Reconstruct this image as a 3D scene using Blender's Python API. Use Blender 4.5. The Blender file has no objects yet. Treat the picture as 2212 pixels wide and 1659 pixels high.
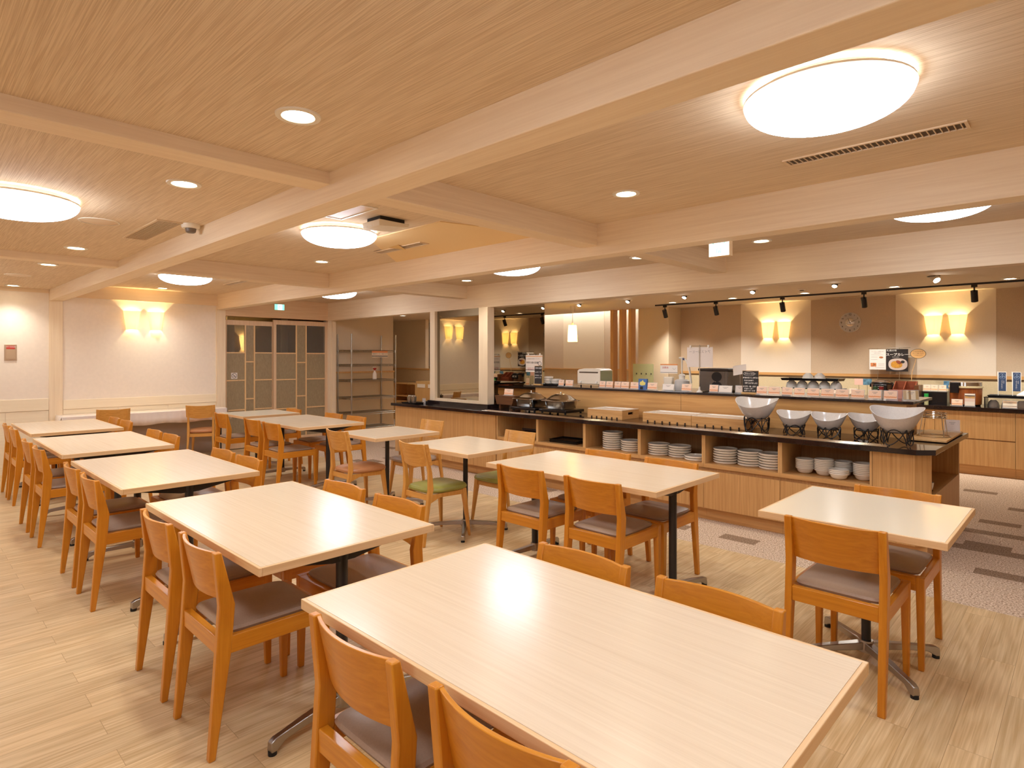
import bpy, bmesh, math, random
from math import radians as RAD, sin, cos, pi
from mathutils import Vector, Matrix

random.seed(7)
S = bpy.context.scene
COL = S.collection

# ------------------------------------------------------------------ camera
cam_d = bpy.data.cameras.new('camera')
cam = bpy.data.objects.new('camera', cam_d); COL.objects.link(cam)
cam_d.sensor_width = 36.0; cam_d.sensor_fit = 'HORIZONTAL'
cam_d.lens = 1295.85 / 2212 * 36.0
cam_d.shift_y = -(829.5 - 772.6) / 2212
cam_d.clip_start = 0.02
cam.location = (0, 0, 1.452)
cam.rotation_euler = (RAD(90), 0, 0.768617)
S.camera = cam

# ------------------------------------------------------------------ view, world
S.view_settings.view_transform = 'Standard'
S.view_settings.look = 'None'
S.view_settings.gamma = 1.0
S.view_settings.use_curve_mapping = False
S.view_settings.exposure = 0.76
W = bpy.data.worlds.new('world'); S.world = W; W.use_nodes = True
W.node_tree.nodes['Background'].inputs[0].default_value = (0.92, 1.0, 1.10, 1)
W.node_tree.nodes['Background'].inputs[1].default_value = 0.05
S.cycles.max_bounces = 10
S.cycles.diffuse_bounces = 6
S.cycles.use_denoising = True
S.cycles.sample_clamp_indirect = 6.0

LAMP_COL = (1.0, 0.87, 0.70)
DOME_E = 11.0
DOWN_W = 20.0
WARM = (1.0, 0.80, 0.42)

# ------------------------------------------------------------------ helpers
def lin(c):
    return tuple(((x / 255) / 12.92 if x / 255 <= 0.04045 else ((x / 255 + 0.055) / 1.055) ** 2.4) for x in c) + (1.0,)

def _mat(name):
    m = bpy.data.materials.new(name); m.use_nodes = True
    nt = m.node_tree
    return m, nt, nt.nodes['Principled BSDF']

def M(name, rgb, rough=0.5, metal=0.0, spec=0.5, noise=0.0, nscale=40.0, bump=0.0, alpha=None, trans=0.0, coat=0.0):
    m, nt, p = _mat(name)
    p.inputs['Base Color'].default_value = lin(rgb)
    p.inputs['Roughness'].default_value = rough
    p.inputs['Metallic'].default_value = metal
    p.inputs['Specular IOR Level'].default_value = spec
    p.inputs['Transmission Weight'].default_value = trans
    p.inputs['Coat Weight'].default_value = coat
    if alpha is not None: p.inputs['Alpha'].default_value = alpha
    if noise or bump:
        tc = nt.nodes.new('ShaderNodeTexCoord'); n = nt.nodes.new('ShaderNodeTexNoise')
        n.inputs['Scale'].default_value = nscale; n.inputs['Detail'].default_value = 4
        nt.links.new(tc.outputs['Object'], n.inputs['Vector'])
        if noise:
            r = nt.nodes.new('ShaderNodeValToRGB')
            c = lin(rgb)
            r.color_ramp.elements[0].position = 0.3; r.color_ramp.elements[1].position = 0.7
            r.color_ramp.elements[0].color = tuple(x * (1 - noise) for x in c[:3]) + (1,)
            r.color_ramp.elements[1].color = tuple(min(1, x * (1 + noise)) for x in c[:3]) + (1,)
            nt.links.new(n.outputs['Fac'], r.inputs['Fac']); nt.links.new(r.outputs['Color'], p.inputs['Base Color'])
        if bump:
            b = nt.nodes.new('ShaderNodeBump'); b.inputs['Strength'].default_value = bump; b.inputs['Distance'].default_value = 0.002
            nt.links.new(n.outputs['Fac'], b.inputs['Height']); nt.links.new(b.outputs['Normal'], p.inputs['Normal'])
    return m

def WOOD(name, c1, c2, axis='X', across=70.0, along=2.5, rough=0.45, bump=0.08, spec=0.4, coat=0.0, lo=0.3, hi=0.7):
    m, nt, p = _mat(name)
    tc = nt.nodes.new('ShaderNodeTexCoord'); mp = nt.nodes.new('ShaderNodeMapping')
    sc = [across] * 3; sc['XYZ'.index(axis)] = along
    mp.inputs['Scale'].default_value = sc
    n = nt.nodes.new('ShaderNodeTexNoise'); n.inputs['Scale'].default_value = 1.0
    n.inputs['Detail'].default_value = 5; n.inputs['Roughness'].default_value = 0.6; n.inputs['Distortion'].default_value = 0.6
    r = nt.nodes.new('ShaderNodeValToRGB')
    r.color_ramp.elements[0].position = lo; r.color_ramp.elements[1].position = hi
    r.color_ramp.elements[0].color = lin(c1); r.color_ramp.elements[1].color = lin(c2)
    L = nt.links.new
    L(tc.outputs['Object'], mp.inputs['Vector']); L(mp.outputs['Vector'], n.inputs['Vector'])
    L(n.outputs['Fac'], r.inputs['Fac']); L(r.outputs['Color'], p.inputs['Base Color'])
    p.inputs['Roughness'].default_value = rough; p.inputs['Specular IOR Level'].default_value = spec
    p.inputs['Coat Weight'].default_value = coat; p.inputs['Coat Roughness'].default_value = 0.15
    if bump:
        b = nt.nodes.new('ShaderNodeBump'); b.inputs['Strength'].default_value = bump; b.inputs['Distance'].default_value = 0.002
        L(n.outputs['Fac'], b.inputs['Height']); L(b.outputs['Normal'], p.inputs['Normal'])
    return m

def EMIT(name, rgb, strength):
    m, nt, p = _mat(name)
    p.inputs['Base Color'].default_value = (0.8, 0.8, 0.8, 1)
    p.inputs['Emission Color'].default_value = tuple(rgb) + (1,)
    p.inputs['Emission Strength'].default_value = strength
    return m

class MB:
    """collects faces for one mesh"""
    def __init__(s): s.v = []; s.f = []; s.m = []; s.n = []
    def add(s, vs, fs, m=0):
        o = len(s.v); s.v += [tuple(v) for v in vs]; s.n.append((o, o + len(vs)))
        for f in fs: s.f.append([o + i for i in f]); s.m.append(m)
        return s
    def hexa(s, p, m=0):
        return s.add(p, [(0, 3, 2, 1), (4, 5, 6, 7), (0, 1, 5, 4), (1, 2, 6, 5), (2, 3, 7, 6), (3, 0, 4, 7)], m)
    def box(s, x0, x1, y0, y1, z0, z1, m=0):
        return s.hexa([(x0, y0, z0), (x1, y0, z0), (x1, y1, z0), (x0, y1, z0), (x0, y0, z1), (x1, y0, z1), (x1, y1, z1), (x0, y1, z1)], m)
    def taper(s, cb, sb, ct, st, m=0):
        """box whose bottom is centred cb with half sizes sb, top ct/st"""
        p = []
        for c, h in ((cb, sb), (ct, st)):
            for sx, sy in ((-1, -1), (1, -1), (1, 1), (-1, 1)): p.append((c[0] + sx * h[0], c[1] + sy * h[1], c[2]))
        return s.hexa(p, m)
    def prism(s, poly, axis, a, b, m=0):
        def P(u, v, w): return {'X': (w, u, v), 'Y': (u, w, v), 'Z': (u, v, w)}[axis]
        n = len(poly)
        vs = [P(u, v, a) for u, v in poly] + [P(u, v, b) for u, v in poly]
        fs = [tuple(range(n))[::-1], tuple(range(n, 2 * n))] + [(i, (i + 1) % n, n + (i + 1) % n, n + i) for i in range(n)]
        return s.add(vs, fs, m)
    def lathe(s, prof, n=24, c=(0, 0, 0), m=0, close=False):
        vs = []; fs = []
        k = len(prof)
        for i in range(n):
            a = 2 * pi * i / n
            for r, z in prof: vs.append((c[0] + r * cos(a), c[1] + r * sin(a), c[2] + z))
        for i in range(n):
            j = (i + 1) % n
            for t in range(k - 1): fs.append((i * k + t, j * k + t, j * k + t + 1, i * k + t + 1))
            if close: fs.append((i * k + k - 1, j * k + k - 1, j * k, i * k))
        return s.add(vs, fs, m)
    def cyl(s, x, y, z0, z1, r, n=16, r2=None, m=0):
        r2 = r if r2 is None else r2
        return s.lathe([(0.0001, z0), (r, z0), (r2, z1), (0.0001, z1)], n, (x, y, 0), m)
    def tube(s, pts, r, n=8, m=0, closed=False):
        pts = [Vector(p) for p in pts]; vs = []; fs = []
        N = len(pts); up = Vector((0, 0, 1)); prev = None
        for i, p in enumerate(pts):
            if closed: t = pts[(i + 1) % N] - pts[i - 1]
            else: t = (pts[min(i + 1, N - 1)] - pts[max(i - 1, 0)])
            t.normalize()
            u = (prev - t * prev.dot(t)) if prev is not None else t.cross(up)
            if u.length < 1e-4: u = t.cross(Vector((1, 0, 0)))
            u.normalize(); prev = u; w = t.cross(u)
            rr = r[i] if isinstance(r, (list, tuple)) else r
            for k in range(n):
                a = 2 * pi * k / n; vs.append(p + u * (rr * cos(a)) + w * (rr * sin(a)))
        R = N if closed else N - 1
        for i in range(R):
            j = (i + 1) % N
            for k in range(n):
                q = (k + 1) % n; fs.append((i * n + k, i * n + q, j * n + q, j * n + k))
        if not closed: fs += [tuple(range(n))[::-1], tuple(range((N - 1) * n, N * n))]
        return s.add(vs, fs, m)
    def grid(s, fn, nu, nv, m=0):
        vs = [fn(i / nu, j / nv) for i in range(nu + 1) for j in range(nv + 1)]
        fs = [(i * (nv + 1) + j, (i + 1) * (nv + 1) + j, (i + 1) * (nv + 1) + j + 1, i * (nv + 1) + j + 1) for i in range(nu) for j in range(nv)]
        return s.add(vs, fs, m)
    def disc(s, x, y, z, r, n=24, m=0):
        return s.add([(x + r * cos(2 * pi * i / n), y + r * sin(2 * pi * i / n), z) for i in range(n)], [tuple(range(n))], m)
    def parts(s, name, mat, parent=None, **kw):
        """every added piece as an object of its own"""
        out = []
        for a, b in s.n:
            q = MB(); q.v = s.v[a:b]
            for f, m in zip(s.f, s.m):
                if a <= f[0] < b: q.f.append([i - a for i in f]); q.m.append(m)
            out.append(q.build(name, mat, parent, **kw))
        return out
    def build(s, name, mat, parent=None, bevel=0.0, smooth=True, loc=None, solid=0.0):
        me = bpy.data.meshes.new(name)
        bm = bmesh.new()
        vs = [bm.verts.new(v) for v in s.v]
        for f, mi in zip(s.f, s.m):
            try:
                ff = bm.faces.new([vs[i] for i in f]); ff.material_index = mi
            except ValueError: pass
        bmesh.ops.remove_doubles(bm, verts=bm.verts, dist=1e-5)
        bmesh.ops.recalc_face_normals(bm, faces=bm.faces)
        bm.to_mesh(me); bm.free()
        for mm in (mat if isinstance(mat, (list, tuple)) else [mat]): me.materials.append(mm)
        if smooth:
            for p in me.polygons: p.use_smooth = True
            me.set_sharp_from_angle(angle=RAD(35))
        o = bpy.data.objects.new(name, me); COL.objects.link(o)
        if parent is not None: o.parent = parent
        if loc is not None: o.location = loc
        if solid:
            md = o.modifiers.new('solid', 'SOLIDIFY'); md.thickness = solid; md.offset = 0
        if bevel:
            md = o.modifiers.new('bevel', 'BEVEL'); md.width = bevel; md.segments = 2; md.limit_method = 'ANGLE'; md.angle_limit = RAD(40)
            md.harden_normals = False
        return o

def tag(o, label, cat, group=None):
    o['label'] = label; o['category'] = cat
    if group: o['group'] = group
    return o

def thing(name, label, cat, loc=(0, 0, 0), rz=0.0, group=None):
    o = bpy.data.objects.new(name, None); COL.objects.link(o)
    o.empty_display_size = 0.1
    o.location = loc; o.rotation_euler = (0, 0, rz)
    return tag(o, label, cat, group)

def struct(o):
    o['kind'] = 'structure'; return o

def dup(root, loc, rz=None, label=None, group=None):
    r = root.copy(); COL.objects.link(r); r.location = loc
    if rz is not None: r.rotation_euler = (0, 0, rz)
    if label: r['label'] = label
    if group: r['group'] = group
    for ch in list(root.children):
        c = ch.copy(); COL.objects.link(c); c.parent = r
        for g in list(ch.children):
            d = g.copy(); COL.objects.link(d); d.parent = c
    return r

_txt = {}
def text(name, s, size, mat, parent, loc, rot=(RAD(90), 0, 0), align='CENTER', bold=0.0, sx=1.0):
    """writing as a flat mesh"""
    cu = bpy.data.curves.new('t', 'FONT'); cu.body = s; cu.size = size
    cu.align_x = align; cu.align_y = 'CENTER'; cu.offset = bold; cu.resolution_u = 3
    t = bpy.data.objects.new('t', cu); COL.objects.link(t)
    dg = bpy.context.evaluated_depsgraph_get()
    me = bpy.data.meshes.new_from_object(t.evaluated_get(dg))
    bpy.data.objects.remove(t); bpy.data.curves.remove(cu)
    me.name = name; me.materials.clear(); me.materials.append(mat)
    o = bpy.data.objects.new(name, me); COL.objects.link(o)
    o.location = loc; o.rotation_euler = rot; o.scale = (sx, 1, 1)
    if parent is not None: o.parent = parent
    return o

ORD = ['first', 'second', 'third', 'fourth', 'fifth', 'sixth', 'seventh', 'eighth', 'ninth', 'tenth', 'eleventh', 'twelfth']
# ------------------------------------------------------------------ materials
def mat_floor():
    m, nt, p = _mat('oak_vinyl_planks'); L = nt.links.new
    tc = nt.nodes.new('ShaderNodeTexCoord')
    sep = nt.nodes.new('ShaderNodeSeparateXYZ'); cmb = nt.nodes.new('ShaderNodeCombineXYZ')
    L(tc.outputs['Object'], sep.inputs[0]); L(sep.outputs['Y'], cmb.inputs['X']); L(sep.outputs['X'], cmb.inputs['Y'])
    br = nt.nodes.new('ShaderNodeTexBrick'); br.offset = 0.37; br.offset_frequency = 2
    br.inputs['Scale'].default_value = 1; br.inputs['Brick Width'].default_value = 0.92; br.inputs['Row Height'].default_value = 0.13
    br.inputs['Mortar Size'].default_value = 0.0011; br.inputs['Mortar Smooth'].default_value = 0.3; br.inputs['Bias'].default_value = 0.0
    br.inputs['Color1'].default_value = (0, 0, 0, 1); br.inputs['Color2'].default_value = (1, 1, 1, 1); br.inputs['Mortar'].default_value = (0.5, 0.5, 0.5, 1)
    L(cmb.outputs[0], br.inputs['Vector'])
    # plank offset so that each plank has grain of its own
    vm = nt.nodes.new('ShaderNodeVectorMath'); vm.operation = 'MULTIPLY_ADD'
    L(br.outputs['Color'], vm.inputs[0]); vm.inputs[1].default_value = (3.1, 7.7, 5.3); L(tc.outputs['Object'], vm.inputs[2])
    mp = nt.nodes.new('ShaderNodeMapping'); mp.inputs['Scale'].default_value = (9, 0.9, 9); L(vm.outputs[0], mp.inputs['Vector'])
    n1 = nt.nodes.new('ShaderNodeTexNoise'); n1.inputs['Scale'].default_value = 0.8; n1.inputs['Detail'].default_value = 2; n1.inputs['Distortion'].default_value = 0.3
    L(mp.outputs[0], n1.inputs['Vector'])
    mu = nt.nodes.new('ShaderNodeMath'); mu.operation = 'MULTIPLY'; mu.inputs[1].default_value = 55.0; L(n1.outputs['Fac'], mu.inputs[0])
    sn = nt.nodes.new('ShaderNodeMath'); sn.operation = 'SINE'; L(mu.outputs[0], sn.inputs[0])
    mp2 = nt.nodes.new('ShaderNodeMapping'); mp2.inputs['Scale'].default_value = (140, 3, 140); L(vm.outputs[0], mp2.inputs['Vector'])
    n2 = nt.nodes.new('ShaderNodeTexNoise'); n2.inputs['Scale'].default_value = 1.0; n2.inputs['Detail'].default_value = 3
    L(mp2.outputs[0], n2.inputs['Vector'])
    ma = nt.nodes.new('ShaderNodeMath'); ma.operation = 'MULTIPLY_ADD'; ma.inputs[1].default_value = 0.10; L(sn.outputs[0], ma.inputs[0]); L(n2.outputs['Fac'], ma.inputs[2])
    r = nt.nodes.new('ShaderNodeValToRGB'); e = r.color_ramp.elements
    e[0].position = 0.25; e[0].color = lin((198, 164, 116)); e[1].position = 0.75; e[1].color = lin((228, 200, 156))
    L(ma.outputs[0], r.inputs['Fac'])
    bw = nt.nodes.new('ShaderNodeMapRange'); bw.inputs['To Min'].default_value = 0.91; bw.inputs['To Max'].default_value = 1.05; L(br.outputs['Color'], bw.inputs['Value'])
    mx = nt.nodes.new('ShaderNodeMix'); mx.data_type = 'RGBA'; mx.blend_type = 'MULTIPLY'; mx.inputs['Factor'].default_value = 1
    L(r.outputs['Color'], mx.inputs[6]); L(bw.outputs[0], mx.inputs[7])
    mx2 = nt.nodes.new('ShaderNodeMix'); mx2.data_type = 'RGBA'; mx2.inputs[7].default_value = lin((140, 105, 62))
    mf = nt.nodes.new('ShaderNodeMath'); mf.operation = 'MULTIPLY'; mf.inputs[1].default_value = 0.6; L(br.outputs['Fac'], mf.inputs[0])
    L(mf.outputs[0], mx2.inputs['Factor']); L(mx.outputs[2], mx2.inputs[6]); L(mx2.outputs[2], p.inputs['Base Color'])
    p.inputs['Roughness'].default_value = 0.38; p.inputs['Specular IOR Level'].default_value = 0.35
    b = nt.nodes.new('ShaderNodeBump'); b.inputs['Strength'].default_value = 0.06; b.inputs['Distance'].default_value = 0.002
    L(n2.outputs['Fac'], b.inputs['Height']); L(b.outputs['Normal'], p.inputs['Normal'])
    return m

def mat_carpet():
    m, nt, p = _mat('speckled_carpet'); L = nt.links.new
    tc = nt.nodes.new('ShaderNodeTexCoord')
    n = nt.nodes.new('ShaderNodeTexNoise'); n.inputs['Scale'].default_value = 95; n.inputs['Detail'].default_value = 2; n.inputs['Roughness'].default_value = 0.7
    L(tc.outputs['Object'], n.inputs['Vector'])
    r = nt.nodes.new('ShaderNodeValToRGB'); e = r.color_ramp.elements
    e[0].position = 0.36; e[0].color = lin((140, 114, 94)); e[1].position = 0.62; e[1].color = lin((232, 210, 186))
    q = e.new(0.47); q.color = lin((198, 170, 142))
    L(n.outputs['Fac'], r.inputs['Fac'])
    br = nt.nodes.new('ShaderNodeTexBrick'); br.offset = 0.5
    br.inputs['Scale'].default_value = 1; br.inputs['Brick Width'].default_value = 0.29; br.inputs['Row Height'].default_value = 0.145
    br.inputs['Mortar Size'].default_value = 0.0; br.inputs['Color1'].default_value = (0, 0, 0, 1); br.inputs['Color2'].default_value = (1, 1, 1, 1)
    L(tc.outputs['Object'], br.inputs['Vector'])
    st = nt.nodes.new('ShaderNodeMath'); st.operation = 'GREATER_THAN'; st.inputs[1].default_value = 0.88; L(br.outputs['Color'], st.inputs[0])
    mf = nt.nodes.new('ShaderNodeMath'); mf.operation = 'MULTIPLY'; mf.inputs[1].default_value = 0.75; L(st.outputs[0], mf.inputs[0])
    mx = nt.nodes.new('ShaderNodeMix'); mx.data_type = 'RGBA'; mx.blend_type = 'MULTIPLY'; mx.inputs[7].default_value = lin((158, 140, 122))
    L(mf.outputs[0], mx.inputs['Factor']); L(r.outputs['Color'], mx.inputs[6]); L(mx.outputs[2], p.inputs['Base Color'])
    p.inputs['Roughness'].default_value = 0.95; p.inputs['Specular IOR Level'].default_value = 0.1
    return m

def mat_ceiling():
    m, nt, p = _mat('ribbed_ceiling_paper'); L = nt.links.new
    tc = nt.nodes.new('ShaderNodeTexCoord'); mp = nt.nodes.new('ShaderNodeMapping')
    mp.inputs['Scale'].default_value = (4, 330, 1); L(tc.outputs['Object'], mp.inputs['Vector'])
    n = nt.nodes.new('ShaderNodeTexNoise'); n.inputs['Scale'].default_value = 1; n.inputs['Detail'].default_value = 2; n.inputs['Distortion'].default_value = 0.3
    L(mp.outputs[0], n.inputs['Vector'])
    r = nt.nodes.new('ShaderNodeValToRGB'); e = r.color_ramp.elements
    e[0].position = 0.38; e[0].color = lin((206, 180, 148)); e[1].position = 0.6; e[1].color = lin((228, 206, 176))
    L(n.outputs['Fac'], r.inputs['Fac']); L(r.outputs['Color'], p.inputs['Base Color'])
    b = nt.nodes.new('ShaderNodeBump'); b.inputs['Strength'].default_value = 0.35; b.inputs['Distance'].default_value = 0.003
    L(n.outputs['Fac'], b.inputs['Height']); L(b.outputs['Normal'], p.inputs['Normal'])
    p.inputs['Roughness'].default_value = 0.85; p.inputs['Specular IOR Level'].default_value = 0.2
    return m

def mat_card():
    """peach card with an orange skyline band, along its own height"""
    m, nt, p = _mat('menu_card'); L = nt.links.new
    tc = nt.nodes.new('ShaderNodeTexCoord'); sep = nt.nodes.new('ShaderNodeSeparateXYZ'); L(tc.outputs['Generated'], sep.inputs[0])
    n = nt.nodes.new('ShaderNodeTexNoise'); n.noise_dimensions = '1D'; n.inputs['Scale'].default_value = 14; n.inputs['Detail'].default_value = 3
    L(sep.outputs['X'], n.inputs['W'])
    ma = nt.nodes.new('ShaderNodeMath'); ma.operation = 'MULTIPLY_ADD'; ma.inputs[1].default_value = -0.22; L(n.outputs['Fac'], ma.inputs[0]); L(sep.outputs['Z'], ma.inputs[2])
    r = nt.nodes.new('ShaderNodeValToRGB'); r.color_ramp.interpolation = 'LINEAR'; e = r.color_ramp.elements
    e[0].position = 0.0; e[0].color = lin((250, 205, 175)); e[1].position = 1.0; e[1].color = lin((250, 214, 186))
    for pos, c in ((0.05, (250, 205, 175)), (0.08, (226, 140, 78)), (0.17, (232, 152, 92)), (0.21, (250, 210, 180))):
        q = e.new(pos); q.color = lin(c)
    L(ma.outputs[0], r.inputs['Fac']); L(r.outputs['Color'], p.inputs['Base Color']); p.inputs['Roughness'].default_value = 0.35
    return m

def mat_bands(name, stops, axis='Z', rough=0.5):
    m, nt, p = _mat(name); L = nt.links.new
    tc = nt.nodes.new('ShaderNodeTexCoord'); sep = nt.nodes.new('ShaderNodeSeparateXYZ'); L(tc.outputs['Generated'], sep.inputs[0])
    r = nt.nodes.new('ShaderNodeValToRGB'); r.color_ramp.interpolation = 'CONSTANT'; e = r.color_ramp.elements
    e[0].position = stops[0][0]; e[0].color = lin(stops[0][1]); e[1].position = stops[1][0]; e[1].color = lin(stops[1][1])
    for pos, c in stops[2:]: q = e.new(pos); q.color = lin(c)
    L(sep.outputs[axis], r.inputs['Fac']); L(r.outputs['Color'], p.inputs['Base Color']); p.inputs['Roughness'].default_value = rough
    return m

floor_m = mat_floor(); carpet_m = mat_carpet(); ceil_m = mat_ceiling(); card_m = mat_card()
beam_x = WOOD('whitewashed_ash_along', (230, 206, 174), (242, 222, 192), 'X', 60, 1.5, 0.6, 0.06)
beam_y = WOOD('whitewashed_ash_cross', (226, 200, 166), (238, 216, 184), 'Y', 60, 1.5, 0.6, 0.06)
post_m = WOOD('whitewashed_ash_upright', (232, 208, 174), (244, 224, 192), 'Z', 60, 1.5, 0.6, 0.05)
wall_m = M('cream_plaster', (240, 226, 208), 0.85, spec=0.2, noise=0.02, nscale=25, bump=0.05)
wains_m = WOOD('cream_wainscot', (240, 222, 190), (246, 230, 200), 'Y', 40, 1.5, 0.6, 0.03)
trim_m = WOOD('cream_trim', (232, 206, 168), (240, 216, 180), 'Y', 40, 1.5, 0.6, 0.03)
kitchen_ceil_m = M('kitchen_ceiling_paint', (216, 198, 172), 0.85, spec=0.2)
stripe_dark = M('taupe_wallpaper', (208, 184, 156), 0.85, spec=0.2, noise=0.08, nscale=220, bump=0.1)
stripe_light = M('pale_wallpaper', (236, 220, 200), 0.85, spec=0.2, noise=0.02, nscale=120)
tweed_m = M('woven_wallcovering', (200, 172, 132), 0.9, spec=0.15, noise=0.18, nscale=160, bump=0.15)
beige_m = M('beige_wallpaper', (222, 202, 172), 0.85, spec=0.2, noise=0.04, nscale=160)
oak_z = WOOD('oak_veneer_upright', (196, 146, 88), (222, 176, 116), 'Z', 70, 1.6, 0.42, 0.05)
oak_x = WOOD('oak_veneer_along', (194, 144, 86), (220, 172, 112), 'X', 45, 1.4, 0.42, 0.05)
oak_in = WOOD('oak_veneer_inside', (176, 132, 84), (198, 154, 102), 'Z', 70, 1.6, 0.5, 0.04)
edge_oak = WOOD('oak_edge', (214, 166, 106), (230, 186, 126), 'Z', 60, 2, 0.45, 0.03)
black_stone = M('black_polished_worktop', (38, 27, 26), 0.09, spec=0.55, noise=0.35, nscale=12)
chair_m = WOOD('honey_stained_beech', (198, 120, 20), (216, 142, 36), 'Z', 55, 3, 0.36, 0.04, 0.45, 0.15)
chair_x = WOOD('honey_stained_beech_along', (198, 122, 22), (216, 142, 36), 'X', 70, 3, 0.34, 0.04, 0.45, 0.2)
chair_y = WOOD('honey_stained_beech_side', (198, 120, 20), (216, 142, 36), 'Y', 70, 3, 0.36, 0.04, 0.45, 0.15)
light_z = WOOD('light_beech', (204, 142, 62), (222, 164, 84), 'Z', 55, 3, 0.36, 0.04, 0.45, 0.15)
light_x = WOOD('light_beech_along', (206, 144, 64), (224, 166, 86), 'X', 70, 3, 0.34, 0.04, 0.45, 0.2)
taupe_l = M('taupe_leather', (164, 140, 120), 0.36, spec=0.5, noise=0.05, nscale=180, bump=0.12)
green_l = M('olive_green_leather', (150, 148, 70), 0.36, spec=0.5, noise=0.05, nscale=180, bump=0.1)
tan_l = M('tan_leather', (186, 128, 84), 0.36, spec=0.5, noise=0.06, nscale=180, bump=0.1)
laminate = WOOD('pale_ash_laminate', (226, 204, 174), (238, 219, 191), 'X', 120, 1.6, 0.22, 0.03, 0.5, lo=0.25, hi=0.75)
laminate_w = M('ivory_laminate', (234, 222, 196), 0.18, spec=0.5)
table_edge = WOOD('pale_ash_edge', (226, 184, 132), (240, 204, 156), 'X', 90, 2.0, 0.35, 0.03)
table_edge_y = WOOD('pale_ash_edge_short', (226, 184, 132), (240, 204, 156), 'Y', 90, 2.0, 0.35, 0.03)
black_metal = M('black_painted_steel', (34, 30, 30), 0.35, spec=0.5)
alu = M('brushed_aluminium', (176, 170, 162), 0.32, 1.0)
black_rub = M('black_rubber', (18, 17, 17), 0.6)
chrome = M('chrome', (220, 218, 214), 0.08, 1.0)
steel = M('polished_steel', (214, 208, 198), 0.14, 1.0)
wire_m = M('zinc_wire', (176, 170, 158), 0.3, 1.0)
white_pl = M('white_plastic', (238, 232, 222), 0.4)
white_paint = M('off_white_paint', (232, 222, 204), 0.5)
ceramic = M('white_porcelain', (240, 234, 222), 0.12, spec=0.6)
speckle = M('speckled_stoneware', (214, 206, 198), 0.16, spec=0.6, noise=0.10, nscale=260)
paper = M('white_paper', (240, 230, 220), 0.7)
paper_b = M('translucent_paper', (226, 214, 206), 0.6)
ink = M('black_ink', (30, 26, 24), 0.6)
grey_ink = M('grey_ink', (150, 140, 136), 0.7)
red_ink = M('red_ink', (196, 60, 44), 0.6)
white_ink = M('white_chalk', (238, 232, 224), 0.7)
orange_ink = M('orange_ink', (230, 140, 76), 0.6)
board_m = M('blackboard', (52, 46, 44), 0.6)
grille_dark = M('dark_grille', (92, 74, 56), 0.8)
vent_white = M('vent_enamel', (220, 192, 156), 0.5)
mirror_m = M('bronze_mirror', (158, 148, 132), 0.015, 1.0)
acrylic, _nt, _p = _mat('clear_acrylic')
_p.inputs['Base Color'].default_value = (0.95, 0.95, 0.95, 1); _p.inputs['Roughness'].default_value = 0.05; _p.inputs['Alpha'].default_value = 0.28
glass_m, _nt, _p = _mat('clear_pane')
_p.inputs['Base Color'].default_value = (0.25, 0.22, 0.18, 1); _p.inputs['Roughness'].default_value = 0.03; _p.inputs['Alpha'].default_value = 0.3
green_glass, _nt, _p = _mat('pale_green_acrylic')
_p.inputs['Base Color'].default_value = lin((196, 204, 150)); _p.inputs['Roughness'].default_value = 0.1; _p.inputs['Alpha'].default_value = 0.55
frost_m = WOOD('straw_paper_glass', (148, 130, 100), (168, 150, 118), 'Z', 60, 18, 0.35, 0.1)
walnut = WOOD('dark_walnut', (84, 50, 28), (120, 76, 44), 'X', 50, 2, 0.35, 0.05)
redwood = WOOD('red_stained_wood', (112, 52, 30), (140, 72, 44), 'X', 50, 3, 0.4, 0.05)
tubwood = WOOD('rice_tub_cedar', (142, 72, 30), (178, 100, 46), 'Z', 60, 2, 0.4, 0.05)
ashbox = WOOD('ash_box', (206, 150, 88), (228, 178, 116), 'X', 40, 2.2, 0.45, 0.06)
plast_black = M('black_plastic', (26, 22, 22), 0.25)
grey_case = M('grey_brown_case', (112, 98, 84), 0.45)
dark_slot = M('dark_slot', (40, 34, 30), 0.7)
cream_en = M('cream_enamel', (236, 224, 204), 0.25)
sage_en = M('sage_enamel', (172, 180, 142), 0.3)
cloth_m = M('white_tablecloth', (240, 226, 212), 0.8, noise=0.02, nscale=30)
cloth_grey = M('grey_cloth_lining', (190, 172, 156), 0.9)
dome_m = EMIT('lamp_dome_diffuser', (0.90, 1.0, 1.15), DOME_E)
down_m = EMIT('downlight_lens', (1.0, 0.88, 0.62), 14.0)
spot_m = EMIT('spotlight_lens', (1.0, 0.95, 0.88), 30.0)
shade_m, _nt, _p = _mat('parchment_shade')
_p.inputs['Base Color'].default_value = lin((236, 220, 170)); _p.inputs['Roughness'].default_value = 0.7
_p.inputs['Emission Color'].default_value = (1.0, 0.83, 0.45, 1); _p.inputs['Emission Strength'].default_value = 0.75
_tr = _nt.nodes.new('ShaderNodeBsdfTranslucent'); _tr.inputs['Color'].default_value = lin((240, 222, 168))
_mx = _nt.nodes.new('ShaderNodeMixShader'); _mx.inputs[0].default_value = 0.5
_o = _nt.nodes['Material Output']; _nt.links.new(_p.outputs[0], _mx.inputs[1]); _nt.links.new(_tr.outputs[0], _mx.inputs[2]); _nt.links.new(_mx.outputs[0], _o.inputs[0])

# ------------------------------------------------------------------ shell
XL = -9.69; XR = 2.6; YB = -2.6; YK = 10.02
Z1, Z2, Z3, ZK = 2.33, 2.42, 2.41, 2.352

struct(MB().box(-14.8, XR, YB, 4.38, -0.06, 0.0).build('floor', floor_m, smooth=False))
struct(MB().box(-14.8, XR, 4.38, 11.4, -0.06, 0.0).build('floor_carpet', carpet_m, smooth=False))

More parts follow.
